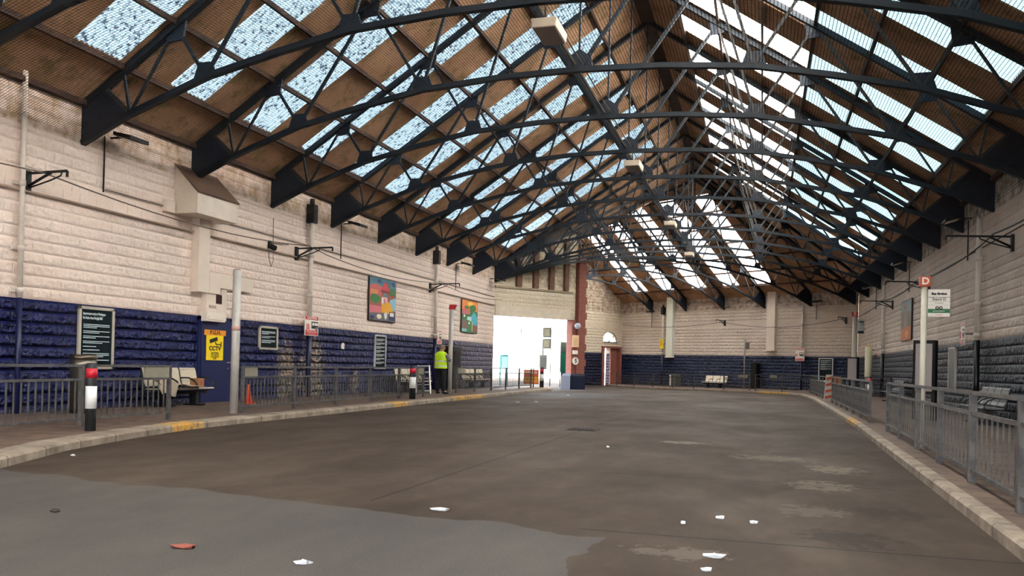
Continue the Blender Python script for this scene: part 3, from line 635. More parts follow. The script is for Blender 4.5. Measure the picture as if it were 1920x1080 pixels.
# ---------------------------------------------------------------- caution signs
red = M('cf3038', .4); whi = M('ece6da', .5)
def caution(wall_, u, z, off, label, w_=.92, h=.68):
    t_ = wthing('caution_sign', label, 'sign', wall_, u, z, off, 'CAUTION bus signs')
    w2, h2 = w_/2, h/2
    MB().box((-.03, 0, -.03), (.03, off-.005, .03)).build('bracket', galv, t_)
    MB().box((-w2, -.02, -h2), (w2, 0, h2)).build('panel', whi, t_)
    MB().box((-w2+.02, -.024, h2-.13), (w2-.02, -.02, h2-.01)).build('header', red, t_)
    MB().box((-w2+.04, -.024, -h2+.02), (w2-.04, -.02, -h2+.19)).build('footer', red, t_)
    text('CAUTION', .12, (0, -.027, h2-.07), whi, t_, bold=.003, sx=1.2)
    text('REVERSING BUSES', .075, (0, -.027, -h2+.13), whi, t_, sx=1.15); text('TAKE CARE AT ALL TIMES', .04, (0, -.027, -h2+.055), whi, t_, sx=1.2)
    mb = MB().box((-.02, -.024, -.09), (w2-.03, -.02, .15)); mb.build('bus_symbol', blk, t_)
    MB().box((.02, -.027, .02), (.17, -.024, .11)).box((.20, -.027, .02), (w2-.05, -.024, .11)).lathe([(.07, -.003), (.07, .001)], (0, 0, 0), 14).build('bus_windows', whi, t_)
    wh = MB(); wh.tube([(w2-.14, -.03, -.09), (w2-.14, -.022, -.09)], .07, 14); wh.build('bus_wheel', M('777777', .5), t_)
    pm = MB()
    for px in (-.33, -.22): pm.tube([(px, -.03, .05), (px, -.022, .05)], .025, 8).beam((px, -.025, .03), (px+.02, -.025, -.05), .006, .06).beam((px+.02, -.025, -.05), (px-.04, -.025, -.13), .006, .03).beam((px+.02, -.025, -.05), (px+.06, -.025, -.13), .006, .03)
    pm.build('people_symbol', red, t_)
    return t_
caution('L', 26.55, 2.6, .3, 'CAUTION reversing buses sign on the first hopper pipe, left wall')
caution('L', 38.85, 2.68, .28, 'narrow red and white CAUTION sign on the pipe above the man in the yellow vest', .6, .68)
caution('F', 4.35, 2.7, .35, 'CAUTION sign on the far wall left of the white-framed notice', .75, .95)
t_ = caution('R', 29.9, 2.75, .45, 'CAUTION sign seen almost edge-on by the thick pipe on the right wall', .55, .75)
caution('R', 51.9, 2.8, .25, 'distant red warning sign on the right wall beside the second pipe', .7, .75)
# yellow notices
def notice(wall_, u, z, w_, h, m_, label, off=.3, name='notice'):
    t_ = wthing(name, label, 'sign', wall_, u, z, off); MB().box((-w_/2, -.02, -h/2), (w_/2, 0, h/2)).build('panel', m_, t_); MB().box((-.03, 0, -.03), (.03, off-.005, .03)).build('bracket', galv, t_)
    mb = MB()
    for k in range(4): mb.box((-w_*.35, -.024, h*.3-k*h*.18), (w_*.35, -.02, h*.3-k*h*.18+.03))
    mb.build('printed_lines', blk, t_); return t_
notice('F', 17.75, 3.55, .4, .8, yel, 'small yellow notice on the pipe near the left hanging pilaster')
notice('R', 55.9, 2.85, .6, .8, yel, 'yellow notice high on the pale pipe at the far end of the right wall', .35)

# ---------------------------------------------------------------- murals
def mural(wall_, u, z, w_, h, label, shapes, back):
    t_ = wthing('mural', label, 'mural', wall_, u, z, .03, 'painted panels on the walls')
    MB().box((-w_/2-.03, -.05, -h/2-.03), (w_/2+.03, 0, h/2+.03)).build('backing_board', M('2a1c16', .7), t_)
    mats = []; mb = MB(); y = -.052
    for (hx, pts) in [(back, [(0, 0), (1, 0), (1, 1), (0, 1)])] + shapes:
        mt_ = M(hx, .5); 
        if mt_ not in mats: mats.append(mt_)
        mb.poly([((px-.5)*w_, y, (pz-.5)*h) for px, pz in pts], .002, (0, 1, 0), mats.index(mt_)); y -= .0012
    mb.build('painting', mats, t_)
def blob(cx, cz, rx, rz, n_=9, sd=0):
    r_ = random.Random(sd+int(cx*100)); return [(min(max(cx+rx*math.cos(6.283*k/n_)*r_.uniform(.75, 1.1), 0), 1), min(max(cz+rz*math.sin(6.283*k/n_)*r_.uniform(.75, 1.1), 0), 1)) for k in range(n_)]
sh1 = [('4c7f98', [(0, .8), (1, .78), (1, 1), (0, 1)]), ('2b4a6e', blob(.35, .93, .08, .05)), ('2b4a6e', blob(.9, .92, .08, .06)), ('c9605a', [(0, .55), (.45, .58), (.45, .82), (.2, .86), (0, .8)]),
       ('d98a55', [(.02, .6), (.3, .62), (.3, .72), (.02, .72)]), ('2f7a35', blob(.2, .5, .2, .12)), ('2f7a35', blob(.85, .72, .16, .1)), ('2f6a3a', blob(.65, .85, .12, .06)),
       ('c93e48', [(.4, .72), (.55, .93), (.62, .93), (.8, .7)]), ('8a2f38', [(.42, .68), (.78, .68), (.78, .73), (.42, .73)]), ('6a7a7c', [(.45, .55), (.68, .55), (.6, .68), (.52, .68)]),
       ('d9757f', [(0, .12), (.42, .12), (.42, .34), (0, .34)]), ('e8b6b4', [(.42, .35), (.68, .35), (.66, .57), (.44, .57)]), ('ffffff', [(.44, .42), (.48, .42), (.48, .55), (.44, .55)]), ('b84a52', [(.54, .42), (.57, .42), (.57, .53), (.54, .53)]),
       ('8ec0d8', [(.75, .3), (1, .26), (1, .6), (.75, .52)]), ('e6a41c', [(.42, .36), (.7, .48), (.8, .42), (.98, .12), (.4, .1)]), ('e6a41c', [(.42, .1), (.56, .1), (.56, .4), (.42, .4)]), ('6e6a70', [(0, 0), (1, 0), (1, .13), (.55, .2), (0, .16)]),
       ('1c2a55', [(.02, .02), (.16, .02), (.16, .1), (.02, .1)]), ('f0e2cc', blob(.35, .09, .1, .06)), ('e8e8ea', blob(.6, .13, .07, .09)), ('1c2350', [(.72, .03), (.97, .03), (.97, .14), (.94, .24), (.74, .24), (.72, .14)]), ('e4e8ea', [(.76, .13), (.92, .13), (.92, .22), (.76, .22)])]
sh2 = [('f0883c', [(0, .7), (1, .7), (1, 1), (0, 1)]), ('f3cf4a', blob(.55, .9, .22, .07)), ('e0605c', blob(.2, .65, .2, .1)), ('2f7a35', blob(.3, .78, .14, .06)), ('2f7a35', blob(.68, .78, .22, .12)), ('c96a7a', [(0, .55), (.5, .58), (.5, .68), (0, .66)]),
       ('2e6a3a', [(0, .38), (.45, .42), (.45, .56), (0, .54)]), ('3fb3c4', [(.55, .3), (.95, .22), (1, .5), (.75, .68), (.55, .5)]), ('bfe4ea', [(.3, .4), (.6, .35), (.6, .5), (.35, .5)]), ('7a5a55', [(0, .1), (.35, .1), (.35, .36), (0, .36)]),
       ('2f7a35', [(.35, .05), (.6, .05), (.6, .36), (.35, .36)]), ('e8efe8', blob(.45, .3, .06, .05)), ('e8efe8', blob(.14, .5, .06, .05)), ('d9c9a0', [(.62, .05), (.67, .05), (.67, .35), (.62, .35)]), ('8a4f48', [(.7, .03), (1, .03), (1, .24), (.7, .26)]), ('7fd0d0', [(0, .02), (.3, .02), (.3, .1), (0, .1)])]
sh3 = [('6f8488', [(0, .75), (1, .7), (1, 1), (0, 1)]), ('b04a3c', blob(.4, .85, .12, .08)), ('8a7a70', [(.3, .3), (.6, .3), (.5, .8), (.4, .8)]), ('b06a40', [(0, 0), (1, 0), (1, .35), (0, .3)]), ('5a6a60', blob(.8, .5, .15, .2)), ('c98a50', blob(.6, .15, .2, .1))]
mural('L', 32.8, 4.0, 2.55, 1.75, 'larger painted mural on the left wall with red roof, yellow path and small blue bus', sh1, 'a05a4a')
mural('L', 43.9, 3.97, 2.55, 1.72, 'second painted mural nearer the bus exit, with turquoise building and orange sky', sh2, '3a7a4a')
mural('R', 43.7, 3.95, 2.9, 1.85, 'painted mural on the right wall seen at a sharp angle beside the Stand D pole', sh3, '75645c')

# ---------------------------------------------------------------- brackets, floodlights, cameras, cables
iron = M('1a1a1a', .5, .3)
def bracket(wall_, u, z, label, arm=1.35, side=1):
    t_ = wthing('wall_bracket', label, 'bracket', wall_, u, z, 0, 'iron cable brackets on the walls')
    MB().box((-.07, -.08, -.34), (.07, 0, .12)).build('wall_plate', iron, t_)
    MB().beam((0, -.04, .06), (side*.1, -arm, .1), .04, .05).build('arm', iron, t_)
    MB().tube([(0, -.06, -.22), (side*.03, -.45, -.02), (side*.05, -.62, .06)], .03, 6).build('brace', iron, t_)
    MB().tube([(0, -.06, -.26), (side*.05, -.6, -.1), (side*.08, -.85, .0), (side*.08, -.88, .08)], .018, 6).build('curved_stay', iron, t_)
    MB().beam((side*.1, -arm, .1), (side*.1, -arm, -.03), .04, .04).build('hook', iron, t_)
bracket('L', 14.75, 5.25, 'iron bracket on the near left wall beside the thin white pipe', 1.0)
bracket('L', 25.9, 5.15, 'iron bracket on the left wall beside the first hopper pipe', 1.35)
bracket('L', 38.15, 5.12, 'iron bracket on the left wall between the two murals', 1.5)
bracket('R', 26.2, 5.2, 'large iron bracket on the near right wall', 1.7)
bracket('R', 38.3, 5.15, 'iron bracket on the right wall just behind the Stand D pole', 1.7)
bracket('R', 48.5, 5.15, 'iron bracket on the right wall beyond the mural, above the second pipe', 1.6)
bracket('F', 11.4, 5.35, 'iron bracket in the middle of the far wall', 1.3)
bracket('F', .9, 5.3, 'iron bracket behind the bus stop pole in the far right corner', 1.3)
def flood(wall_, u, z, label, drop=True, off=.35):
    t_ = wthing('floodlight', label, 'floodlight', wall_, u, z, 0, 'floodlights under the truss ends')
    MB().beam((0, 0, .12), (0, -off-.1, .12), .04, .04).build('arm', iron, t_)
    MB().poly([(-.32, -off-.5, -.02), (.32, -off-.5, -.02), (.32, -off+.0, .1), (-.32, -off+.0, .1)], .09, (0, 0, 1)).build('housing', iron, t_)
    MB().poly([(-.24, -off-.44, -.02), (.24, -off-.44, -.02), (.24, -off-.08, .085), (-.24, -off-.08, .085)], -.015, (0, 0, 1)).build('lens', M('c9b8a0', .3), t_)
    if drop:
        MB().tube([(-.25, -.05, .1), (-.25, -.05, -.25), (-.25, -.05, -1.25)], .02, 6).build('conduit_drop', iron, t_)
flood('L', 17.2, 6.6, 'nearest floodlight on the left wall under the second truss end')
flood('L', 29.3, 6.5, 'second floodlight on the left wall under the fifth truss end')
flood('L', 41.9, 6.5, 'third floodlight on the left wall above the second mural')
flood('L', 47.6, 6.3, 'floodlight by the corner of the bus exit', False)
flood('R', 31.2, 6.5, 'nearest floodlight on the right wall under the dark eaves')
flood('R', 43.0, 6.5, 'second floodlight on the right wall under the dark eaves')
flood('R', 55.0, 6.5, 'third floodlight far along the right wall')
flood('F', 18.9, 6.3, 'floodlight at the foot of the farthest truss on the far wall')
flood('F', 3.0, 6.55, 'floodlight on the far wall above the bus stop pole')
t_ = wthing('security_camera', 'small black security camera with hanging cable loop on the left wall', 'camera', 'L', 24.2, 5.1)
MB().box((-.02, -.08, -.1), (.1, 0, .14)).build('bracket', iron, t_); MB().tube([(-.02, -.28, -.12), (.0, -.08, -.04)], .09, 10).build('camera_body', iron, t_)
MB().tube([(.1, -.05, .08), (1.1, -.08, .16)], .015, 6).build('arm', iron, t_)
MB().tube([(-.05, -.06, -.1), (-.05, -.08, -.45), (.05, -.1, -.7), (.2, -.08, -.5), (.22, -.05, .0), (.2, -.05, .9)], .014, 6).build('cable_loop', M('8a7a6a', .7), t_)
t_ = wthing('junction_box', 'small white junction box just left of the metal hood', 'box', 'L', 19.3, 5.45); MB().box((-.2, -.12, -.17), (.2, 0, .17)).build('casing', cream, t_, .01); MB().box((-.17, -.13, -.14), (.17, -.12, .14)).build('cover', cream, t_)
cab = M('6a5c50', .7)
def cable(pts, r, label, m_=cab): return tag(MB().tube(pts, r, 6).build('cable', m_), label, 'cable')
tag(MB().tube([(XL+.06, y, 4.92) for y in (-8, 20, 48.3)], .03, 6).build('conduit', M('a08a78', .7)), 'straight painted conduit along the left wall below the smooth course', 'conduit')
def sag(y0, y1, z0, dz, x): return [(x, y0+(y1-y0)*k/10, z0-dz*4*(k/10)*(1-k/10)) for k in range(11)]
cable(sag(-2, 14.7, 5.3, .2, XL+.5)+sag(14.8, 25.9, 5.3, .28, XL+.5)[1:]+sag(26, 38.1, 5.25, .28, XL+.5)[1:]+sag(38.2, 48.3, 5.25, .2, XL+.5)[1:], .016, 'sagging catenary cable along the left wall, hung from the brackets')
cable([(XL+.05, y, 5.42) for y in (17, 20, 30, 48.3)], .014, 'thin straight cable along the left wall above the sagging one')
cable(sag(20, 26.2, 5.35, .1, XR_-.5)+sag(26.3, 38.3, 5.3, .2, XR_-.5)[1:]+sag(38.4, 48.5, 5.3, .2, XR_-.5)[1:]+sag(48.6, 64, 5.3, .2, XR_-.5)[1:], .022, 'dark catenary cable along the right wall', iron)
cable([(XR_-.04, y, 5.42) for y in (15, 40, 65)], .016, 'thin dark cable fixed straight along the right wall', iron)
def fsag(s0, s1, z0, dz): return [(*far(s0+(s1-s0)*k/10, .4), z0-dz*4*(k/10)*(1-k/10)) for k in range(11)]
cable(fsag(1, 11.4, 5.3, .5)+fsag(11.5, 22.3, 5.3, .3)[1:], .02, 'sagging cable across the far wall', iron)

# ---------------------------------------------------------------- poles, signs
def pole(x, y, top, label, m_=M('c4bfb8', .45, .2, .15, 3), r=.095, cap=None, name='pole', z0=None, grp='tall stand poles at the kerb'):
    zg = (gz(x, y)+.12) if z0 is None else z0
    t_ = thing(name, label, 'pole', (x, y, zg), 0, grp)
    MB().tube([(0, 0, 0), (0, 0, top-zg)], r, 14).build('shaft', m_, t_)
    return t_, top-zg
t_, h = pole(-11.9, 17.44, 3.49, 'plain pale pole standing left of the traffic cone, without any sign')
MB().lathe([(r_, z) for r_, z in ((.096, h), (.05, h+.03), (.0, h+.03))], (0, 0, 0), 14).build('cap', M('8c8880', .5), t_)
MB().tube([(0, -.0, 1.95), (0, 0, 2.05)], .098, 14).build('sticker_band', M('c89a90', .6), t_)
t_, h = pole(-12.79, 34.27, 3.72, 'pale pole beside the man in the yellow vest, with a red cap')
MB().poly([(-.1, -.1, h), (.12, -.1, h), (.22, -.1, h+.2), (-.06, -.1, h+.2)], .2, (0, 1, 0)).build('red_cap', red, t_)
t_, h = pole(2.79, 16.9, 3.02, 'Stand D pole at the right-hand railing with red D box on top', M('d6d2c0', .45, 0, .1, 3), .052)
MB().box((-.085, -.085, h), (.085, .085, h+.18)).build('letter_box', M('c8502f', .5), t_, .01)
text('D', .17, (0, -.09, h+.09), whi, t_, bold=.006)
fl = MB().box((.06, -.02, -.49), (.42, .02, 0)); f_ = fl.build('stand_flag', whi, t_); f_.location = (0, 0, h-.05)
for z0_, z1_, mm in ((-.145, -.138, blk), (-.22, -.217, M('888888')), (-.285, -.282, M('888888')), (-.425, -.352, M('17683e', .4))): q = MB().box((.06, -.024, z0_), (.42, -.02, z1_)).build('flag_band', mm, f_)
text('Stand D', .07, (.24, -.026, -.18), blk, f_, bold=.001); text('Bus Station', .055, (.24, -.026, -.08), blk, f_, bold=.004); text('oo', .11, (.24, -.026, -.325), blk, f_, bold=.004)
text('Workington', .03, (.24, -.026, -.245), blk, f_); text('Journey planner', .03, (.24, -.026, -.39), whi, f_); text('Cumbria', .035, (.24, -.026, -.455), red, f_)
p_ = (5.95, 61.9); t_, h = pole(p_[0], p_[1], 5.25, 'far bus stop pole with lettered cap and pale flag in the far right corner', M('d0ccc2', .45), .14)
MB().box((-.2, -.16, h), (.2, .16, h+.3)).build('letter_box', red, t_); text('E', .3, (0, -.17, h+.16), whi, t_, bold=.01)
MB().box((.2, -.03, h-1.15), (1.0, .03, h-.2)).build('stand_flag', M('c9d0cc', .5), t_); MB().box((.2, -.035, h-1.15), (1.0, -.03, h-.98)).box((.28, -.035, h-.42), (.92, -.03, h-.32)).box((.4, -.035, h-.55), (.8, -.03, h-.5)).build('flag_print', M('2c3c46'), t_)
pq = far(7.95, 2.2); t_, h = pole(pq[0], pq[1], 3.85, 'slim pole with a small bracket sign in front of the far wall', M('8a847a', .5, .3), .06)
MB().box((-.01, -.02, h-.75), (.35, .02, h-.35)).build('small_sign', M('6a6258', .6), t_); MB().box((0, -.02, h-.8), (.38, .02, h-.76)).box((0, -.02, h-.34), (.38, .02, h-.3)).build('sign_arm', iron, t_)
pq = far(8.2, .35); t_ = thing('equipment_cabinet', 'tall black cabinet against the far wall behind the slim pole', 'cabinet', (pq[0], pq[1], gz(*pq)+.12), RF); MB().box((-.25, -.25, 0), (.25, .3, 2.05)).build('casing', black, t_); MB().box((-.2, -.27, .1), (.2, -.25, 1.95)).build('door_panel', M('121214', .4), t_)
t_, h = pole(6.1, 55.0, 3.0, 'thick cream pole at the far end of the right platform', M('cfc6a8', .5), .2, grp='posts at the far end')
# information panels (black totems)
def totem(loc, rz, w_, h, z0, label):
    t_ = thing('information_panel', label, 'information panel', loc, rz, 'black-framed information panels')
    MB().box((-w_/2, -.1, z0), (w_/2, .1, h)).box((-w_/2, -.1, 0), (-w_/2+.1, .1, h)).box((w_/2-.1, -.1, 0), (w_/2, .1, h)).build('frame', black, t_, .01)
    MB().box((-w_/2+.08, -.12, z0+.08), (w_/2-.08, -.1, h-.1)).build('screen', M('a39b98', .35), t_)
totem((4.52, 27.0, .12), math.radians(-30), .62, 2.3, .75, 'black-framed information panel right behind the Stand D pole')
totem((5.75, 60.4, .12), math.radians(-28), .75, 2.35, .8, 'grey information panel below the far bus stop flag')

# ---------------------------------------------------------------- bollards, bin, cone
def bollard(x, y, h, r, label, z0=None):
    t_ = thing('bollard', label, 'bollard', (x, y, gz(x, y)+(.12 if z0 is None else z0)), 0, 'banded bollards at the kerb')
    MB().lathe([(r, 0), (r, h-.04), (r*.8, h), (0.01, h)], (0, 0, 0), 16).build('post', M('2b2b2e', .5, 0, .2, 8), t_)
    MB().lathe([(r*1.03, h*.78), (r*1.03, h*.92)], (0, 0, 0), 16).build('red_band', M('c81f35', .4), t_)
    MB().lathe([(r*1.03, h*.33), (r*1.03, h*.66)], (0, 0, 0), 16).build('white_band', M('e6e6e4', .5), t_)
bollard(-10.98, 11.97, 1.16, .088, 'nearest black bollard with red and white bands, in front of the bin')
bollard(-11.85, 28.0, 1.18, .11, 'second black bollard with red and white bands, left of the man')
bollard(-12.55, 49.2, 1.2, .13, 'faded red topped bollard at the end of the left platform')
bollard(5.1, 45.2, 1.15, .1, 'red and white bollard behind the far right railing')
t_ = thing('litter_bin', 'tall stainless steel cylindrical bin behind the left railing', 'bin', (-14.55, 15.6, .12), 0)
MB().lathe([(.27, 0), (.27, 1.02), (.285, 1.04), (.285, 1.18)], (0, 0, 0), 28).build('drum', steel, t_)
MB().lathe([(.285, 1.18), (.29, 1.24), (.27, 1.3), (.05, 1.3)], (0, 0, 0), 28).build('rim', M('6f6557', .35, .9), t_)
MB().lathe([(.275, -.0), (.275, .05)], (0, 0, 0), 28).build('base_ring', black, t_)
pq = far(15.7, .9); t_ = thing('litter_bin', 'square grey bin with a white side by the far wall', 'bin', (pq[0], pq[1], gz(*pq)+.12), RF); MB().box((-.35, -.3, 0), (.35, .3, 1.05)).build('casing', M('5a5852', .5), t_, .02); MB().box((-.37, -.31, .05), (-.2, -.3, 1.0)).build('white_side', whi, t_)
t_ = thing('traffic_cone', 'orange traffic cone behind the left railing near the plain pole', 'cone', (-14.1, 21.35, .12), .3)
MB().lathe([(.13, .03), (.035, .52), (.03, .55), (.01, .55)], (0, 0, 0), 18).build('cone_body', M('d9502f', .5), t_); MB().box((-.18, -.18, 0), (.18, .18, .035)).build('base', M('c9452b', .6), t_, .01)

# ---------------------------------------------------------------- railings
def railing(A, B, panels, bal, label, z0=.12, first=True, last=True, plates=(), zB=None, top=1.22, mid=.97, low=.27, w_=.07, grp='steel pedestrian railings'):
    A = Vector(A); B = Vector(B); L = (B-A).length; zA = gz(*A)+z0; zb = (gz(*B)+z0)
    t_ = thing('railing', label, 'railing', (A.x, A.y, zA), math.atan2(B.y-A.y, B.x-A.x), grp)
    dz = (zb-zA)/L; T, Mi, Lo = top-.12, mid-.12, low-.12
    f = lambda x, z: (x, 0, z+dz*x)
    MB().beam(f(-.03, T), f(L+.03, T), .06, .045).build('top_rail', rail_m, t_)
    MB().beam(f(0, Mi), f(L, Mi), .05, .045).build('middle_rail', rail_m, t_)
    MB().beam(f(0, Lo), f(L, Lo), .05, .04).build('bottom_rail', rail_m, t_)
    pw = L/panels
    for i in range(panels+1):
        if (i == 0 and not first) or (i == panels and not last): continue
        MB().box((i*pw-w_/2, -w_/2, dz*i*pw-.02), (i*pw+w_/2, w_/2, T+dz*i*pw)).build('post', rail_m, t_)
    bw_ = .018 if bal == 8 else .021; me = MB().beam((0, 0, Lo), (0, 0, Mi), bw_, bw_).build('baluster', rail_m, t_)
    k = 0; first_ = True
    for i in range(panels):
        for j in range(1, bal+1):
            x = i*pw+pw*j/(bal+1); c = me if first_ else me.copy()
            if not first_: C.objects.link(c); c.parent = t_
            c.location = (x, 0, dz*x); first_ = False
    for (x0, x1) in plates: MB().box((x0, -.03, Mi+.02), (x1, .03, T-.01)).build('blank_plate', M('9a9484', .5, .3, .15, 4), t_)
    return t_
railing((-11.2, 8.0), (-11.75, 12.57), 2, 13, 'left railing nearest the camera, running out of the picture')
railing((-11.75, 12.75), (-11.72, 14.9), 1, 13, 'short left railing panel with a blank plate in front of the first bench', plates=((1.43, 2.15),))
railing((-11.79, 17.6), (-12.3, 30.1), 5, 14, 'long left railing between the plain pole and the man', plates=((.05, .62), (11.8, 12.45)))
railing((-12.83, 35.2), (-12.75, 47.5), 5, 14, 'left railing beyond the man, ending by the bus exit', plates=((.1, 1.0),))
railing((-12.9, 48.6), (-13.6, 51.2), 1, 10, 'short railing beside the bus exit holding the orange notice')
railing((2.35, 6.9), (2.78, 21.1), 6, 8, 'near right-hand railing in the foreground', w_=.085)
railing((2.79, 24.55), (2.92, 38.9), 6, 15, 'second right-hand railing, past the gap')
railing((2.93, 43.0), (2.97, 57.2), 6, 15, 'far right-hand railing up to the bend')
railing((2.97, 57.3), (-.4, 61.0), 2, 10, 'railing along the far kerb just past the bend', plates=((3.0, 3.6),))
railing((-.8, 61.4), (-2.6, 63.2), 1, 10, 'railing on the far kerb with a pale plate beside the slim pole', plates=((.2, 1.1),))
railing((-4.9, 65.5), (-11.9, 72.6), 4, 12, 'railing in front of the far wall between doorway and far bench')
railing((5.0, 46.6), (6.3, 46.9), 1, 2, 'short side rail reaching from the right wall near the cream pole')
t_ = thing('orange_notice', 'orange and yellow notice board hung on the short railing by the bus exit', 'sign', (-13.15, 49.0, .3), math.radians(20))
MB().box((-.45, -.03, .0), (.45, .0, .85)).build('board', M('d8602f', .5), t_); MB().box((-.4, -.034, .1), (.4, -.03, .42)).build('yellow_band', M('e8b82a', .5), t_); text('DANGER', .18, (0, -.036, .68), whi, t_, bold=.004); text('NO ENTRY', .14, (0, -.036, .26), red, t_, bold=.004)
# orange barrier leaning in the right-hand gap
t_ = thing('barrier_boards', 'orange and white barrier boards leaning in the gap of the right-hand railing', 'barrier', (2.95, 41.0, .12), math.radians(10))
MB().poly([(-.25, -.05, 0), (.05, -.05, 0), (.2, .25, 1.2), (-.1, .25, 1.2)], .05, (0, 1, 0)).build('striped_board', M('a39a90', .6), t_)
mb = MB()
for k in range(4): z = .1+k*.28; mb.poly([(-.22+z*.125, -.055+z*.25, z), (.08+z*.125, -.055+z*.25, z+.08), (.08+z*.125, -.055+z*.25, z+.2), (-.22+z*.125, -.055+z*.25, z+.12)], .008, (0, 1, 0))
mb.build('orange_stripe', M('a84a2c', .6), t_)
MB().box((.1, .1, 0), (.5, .16, 1.15)).build('timber_board', M('a0663c', .7, 0, .2, 5), t_)

# ---------------------------------------------------------------- benches
seat_m = M('cbbfa8', .4, .25, .1, 10); 
def bench(loc, rz, n_, label, sm=seat_m, pitch=.72, beamm=black):
    t_ = thing('bench', label, 'bench', loc, rz, 'metal waiting benches'); L = n_*pitch
    MB().beam((-L/2, .0, .36), (L/2, .0, .36), .09, .09).build('beam', beamm, t_)
    for sx in (-L*.28, L*.28):
        MB().box((sx-.07, -.1, 0), (sx+.07, .1, .36)).box((sx-.09, -.28, 0), (sx+.09, .28, .04)).build('leg', beamm, t_)
    for i in range(n_):
        x0 = -L/2+i*pitch+.03; x1 = x0+pitch-.06
        pr = [(-.30, .45), (-.27, .475), (-.05, .465), (.16, .45), (.22, .47)]; mb = MB()
        for (a, za), (c, zc) in zip(pr, pr[1:]): mb.beam(((x0+x1)/2, a, za), ((x0+x1)/2, c, zc), x1-x0, .03)
        mb.build('seat', sm, t_, .008)
        pr = [(.20, .52), (.26, .62), (.33, .95), (.36, 1.0)]; mb = MB()
        for (a, za), (c, zc) in zip(pr, pr[1:]): mb.beam(((x0+x1)/2, a, za), ((x0+x1)/2, c, zc), x1-x0, .03)
        mb.build('backrest', sm, t_, .008)
    for i in range(n_+1):
        x = -L/2+i*pitch
        MB().tube([(x, -.26, .46), (x, -.27, .55), (x, -.18, .66), (x, .0, .74), (x, .2, .74), (x, .3, .72)], .022, 6).tube([(x, -.26, .44), (x, .2, .43), (x, .25, .55), (x, .35, .98)], .022, 6).build('armrest', beamm, t_)
    return t_
bench((-14.72, 19.15, .12), RL, 3, 'first bench on the left, with a cloth and a brown box on it')
bench((-14.7, 34.9, .12), RL, 4, 'second bench on the left platform, behind the second bollard')
bench((-14.7, 43.6, .12), RL, 5, 'third bench on the left platform, near the bus exit')
pq = far(11.7, .85); bench((pq[0], pq[1], gz(*pq)+.12), RF, 3, 'pale bench in front of the far wall', M('e6dccb', .5, .1))
bench((5.85, 26.3, .12), RR, 4, 'dark grey bench behind the near right railing', M('6c6f70', .4, .3))
bench((5.85, 43.5, .12), RR, 4, 'distant dark bench on the right platform beyond the railing gap', M('5a5d5e', .4, .3))
bench((5.6, 53.0, .12), RR, 3, 'farthest bench on the right platform behind the second railing', M('6a6d70', .4, .3))
t_ = thing('cardboard_box', 'brown cardboard box standing on the first left bench', 'box', (-14.62, 19.72, .59), RL+.2); MB().box((-.17, -.12, 0), (.17, .12, .26)).build('carton', M('a8744e', .8, 0, .15, 8), t_, .004); MB().box((-.05, -.125, .08), (.06, -.12, .18)).build('printed_mark', M('b84a34', .7), t_)
cl = MB(); r_ = random.Random(5)
for i in range(15):
    for j in range(7):
        u_ = i/14; v_ = j/6; cl.v.append((-.95+1.75*u_, -.34+.5*v_, .475+(.34*(1-u_)**1.4)*(.35+.65*v_)+.05*math.sin(u_*17+v_*5)*(1-u_)+r_.uniform(-.01, .01)-(.28*(1-v_)**2 if u_ < .3 else 0)))
for i in range(14):
    for j in range(6): a = i*7+j; cl.face([a, a+1, a+8, a+7], 0, True)
o = cl.build('cloth', M('a59684', .8, 0, .15, 6)); o.location = (-14.62, 18.85, .16); o.rotation_euler = (0, 0, RL); tag(o, 'crumpled grey-brown cloth draped over the first left bench', 'cloth')
sd = o.modifiers.new('s', 'SOLIDIFY'); sd.thickness = .012
# dark cabinet and step ladder behind the man
t_ = thing('ticket_machine', 'tall black cabinet against the left wall behind the man', 'cabinet', (-15.1, 40.6, .12), RL); MB().box((-.5, -.3, 0), (.6, .3, 2.15)).build('casing', black, t_, .02); MB().box((-.35, -.32, 1.2), (.45, -.3, 1.9)).build('screen', M('15181c', .2), t_)
t_ = thing('step_ladder', 'aluminium step ladder standing left of the man in the yellow vest', 'ladder', (-13.62, 33.35, .12), math.radians(25))
alu = M('b0aca4', .35, .8)
for sx in (-.3, .3): MB().beam((sx, -.1, 0), (sx*.8, .28, 1.2), .05, .03).build('side_rail', alu, t_); MB().beam((sx, .62, 0), (sx*.8, .3, 1.15), .035, .03).build('rear_leg', alu, t_)
for k in range(5): z = .1+k*.26; y_ = -.1+.38*z/1.2; MB().box((-.3+.03*z, y_-.04, z), (.3-.03*z, y_+.05, z+.03)).build('tread', alu, t_)

# ---------------------------------------------------------------- bus exit: items on the pillar and outside
def pil_item(name, label, cat, u, z, off=.12): return wthing(name, label, cat, 'O', u, z, off)
t_ = pil_item('number_sign', 'round white sign with the number 5 on the brick pillar', 'sign', 6.02, 1.75, .31)
MB().tube([(0, 0, 0), (0, -.03, 0)], .24, 24).build('disc', whi, t_); text('5', .36, (0, -.035, 0), blk, t_, bold=.012)
t_ = pil_item('wall_notice', 'peach coloured notice on the brick pillar above the number 5', 'sign', 5.98, 3.0, .31); MB().box((-.26, -.03, -.38), (.26, 0, .38)).build('panel', M('ecc9a0', .5), t_)
mb = MB()
for k in range(4): mb.box((-.12, -.034, .12-k*.12), (.14, -.03, .15-k*.12))
mb.build('printed_lines', M('c08a50', .6), t_)
t_ = pil_item('small_plate', 'small white plate directly above the number 5 sign', 'sign', 5.98, 2.3, .31); MB().box((-.2, -.03, -.12), (.2, 0, .12)).build('panel', whi, t_)
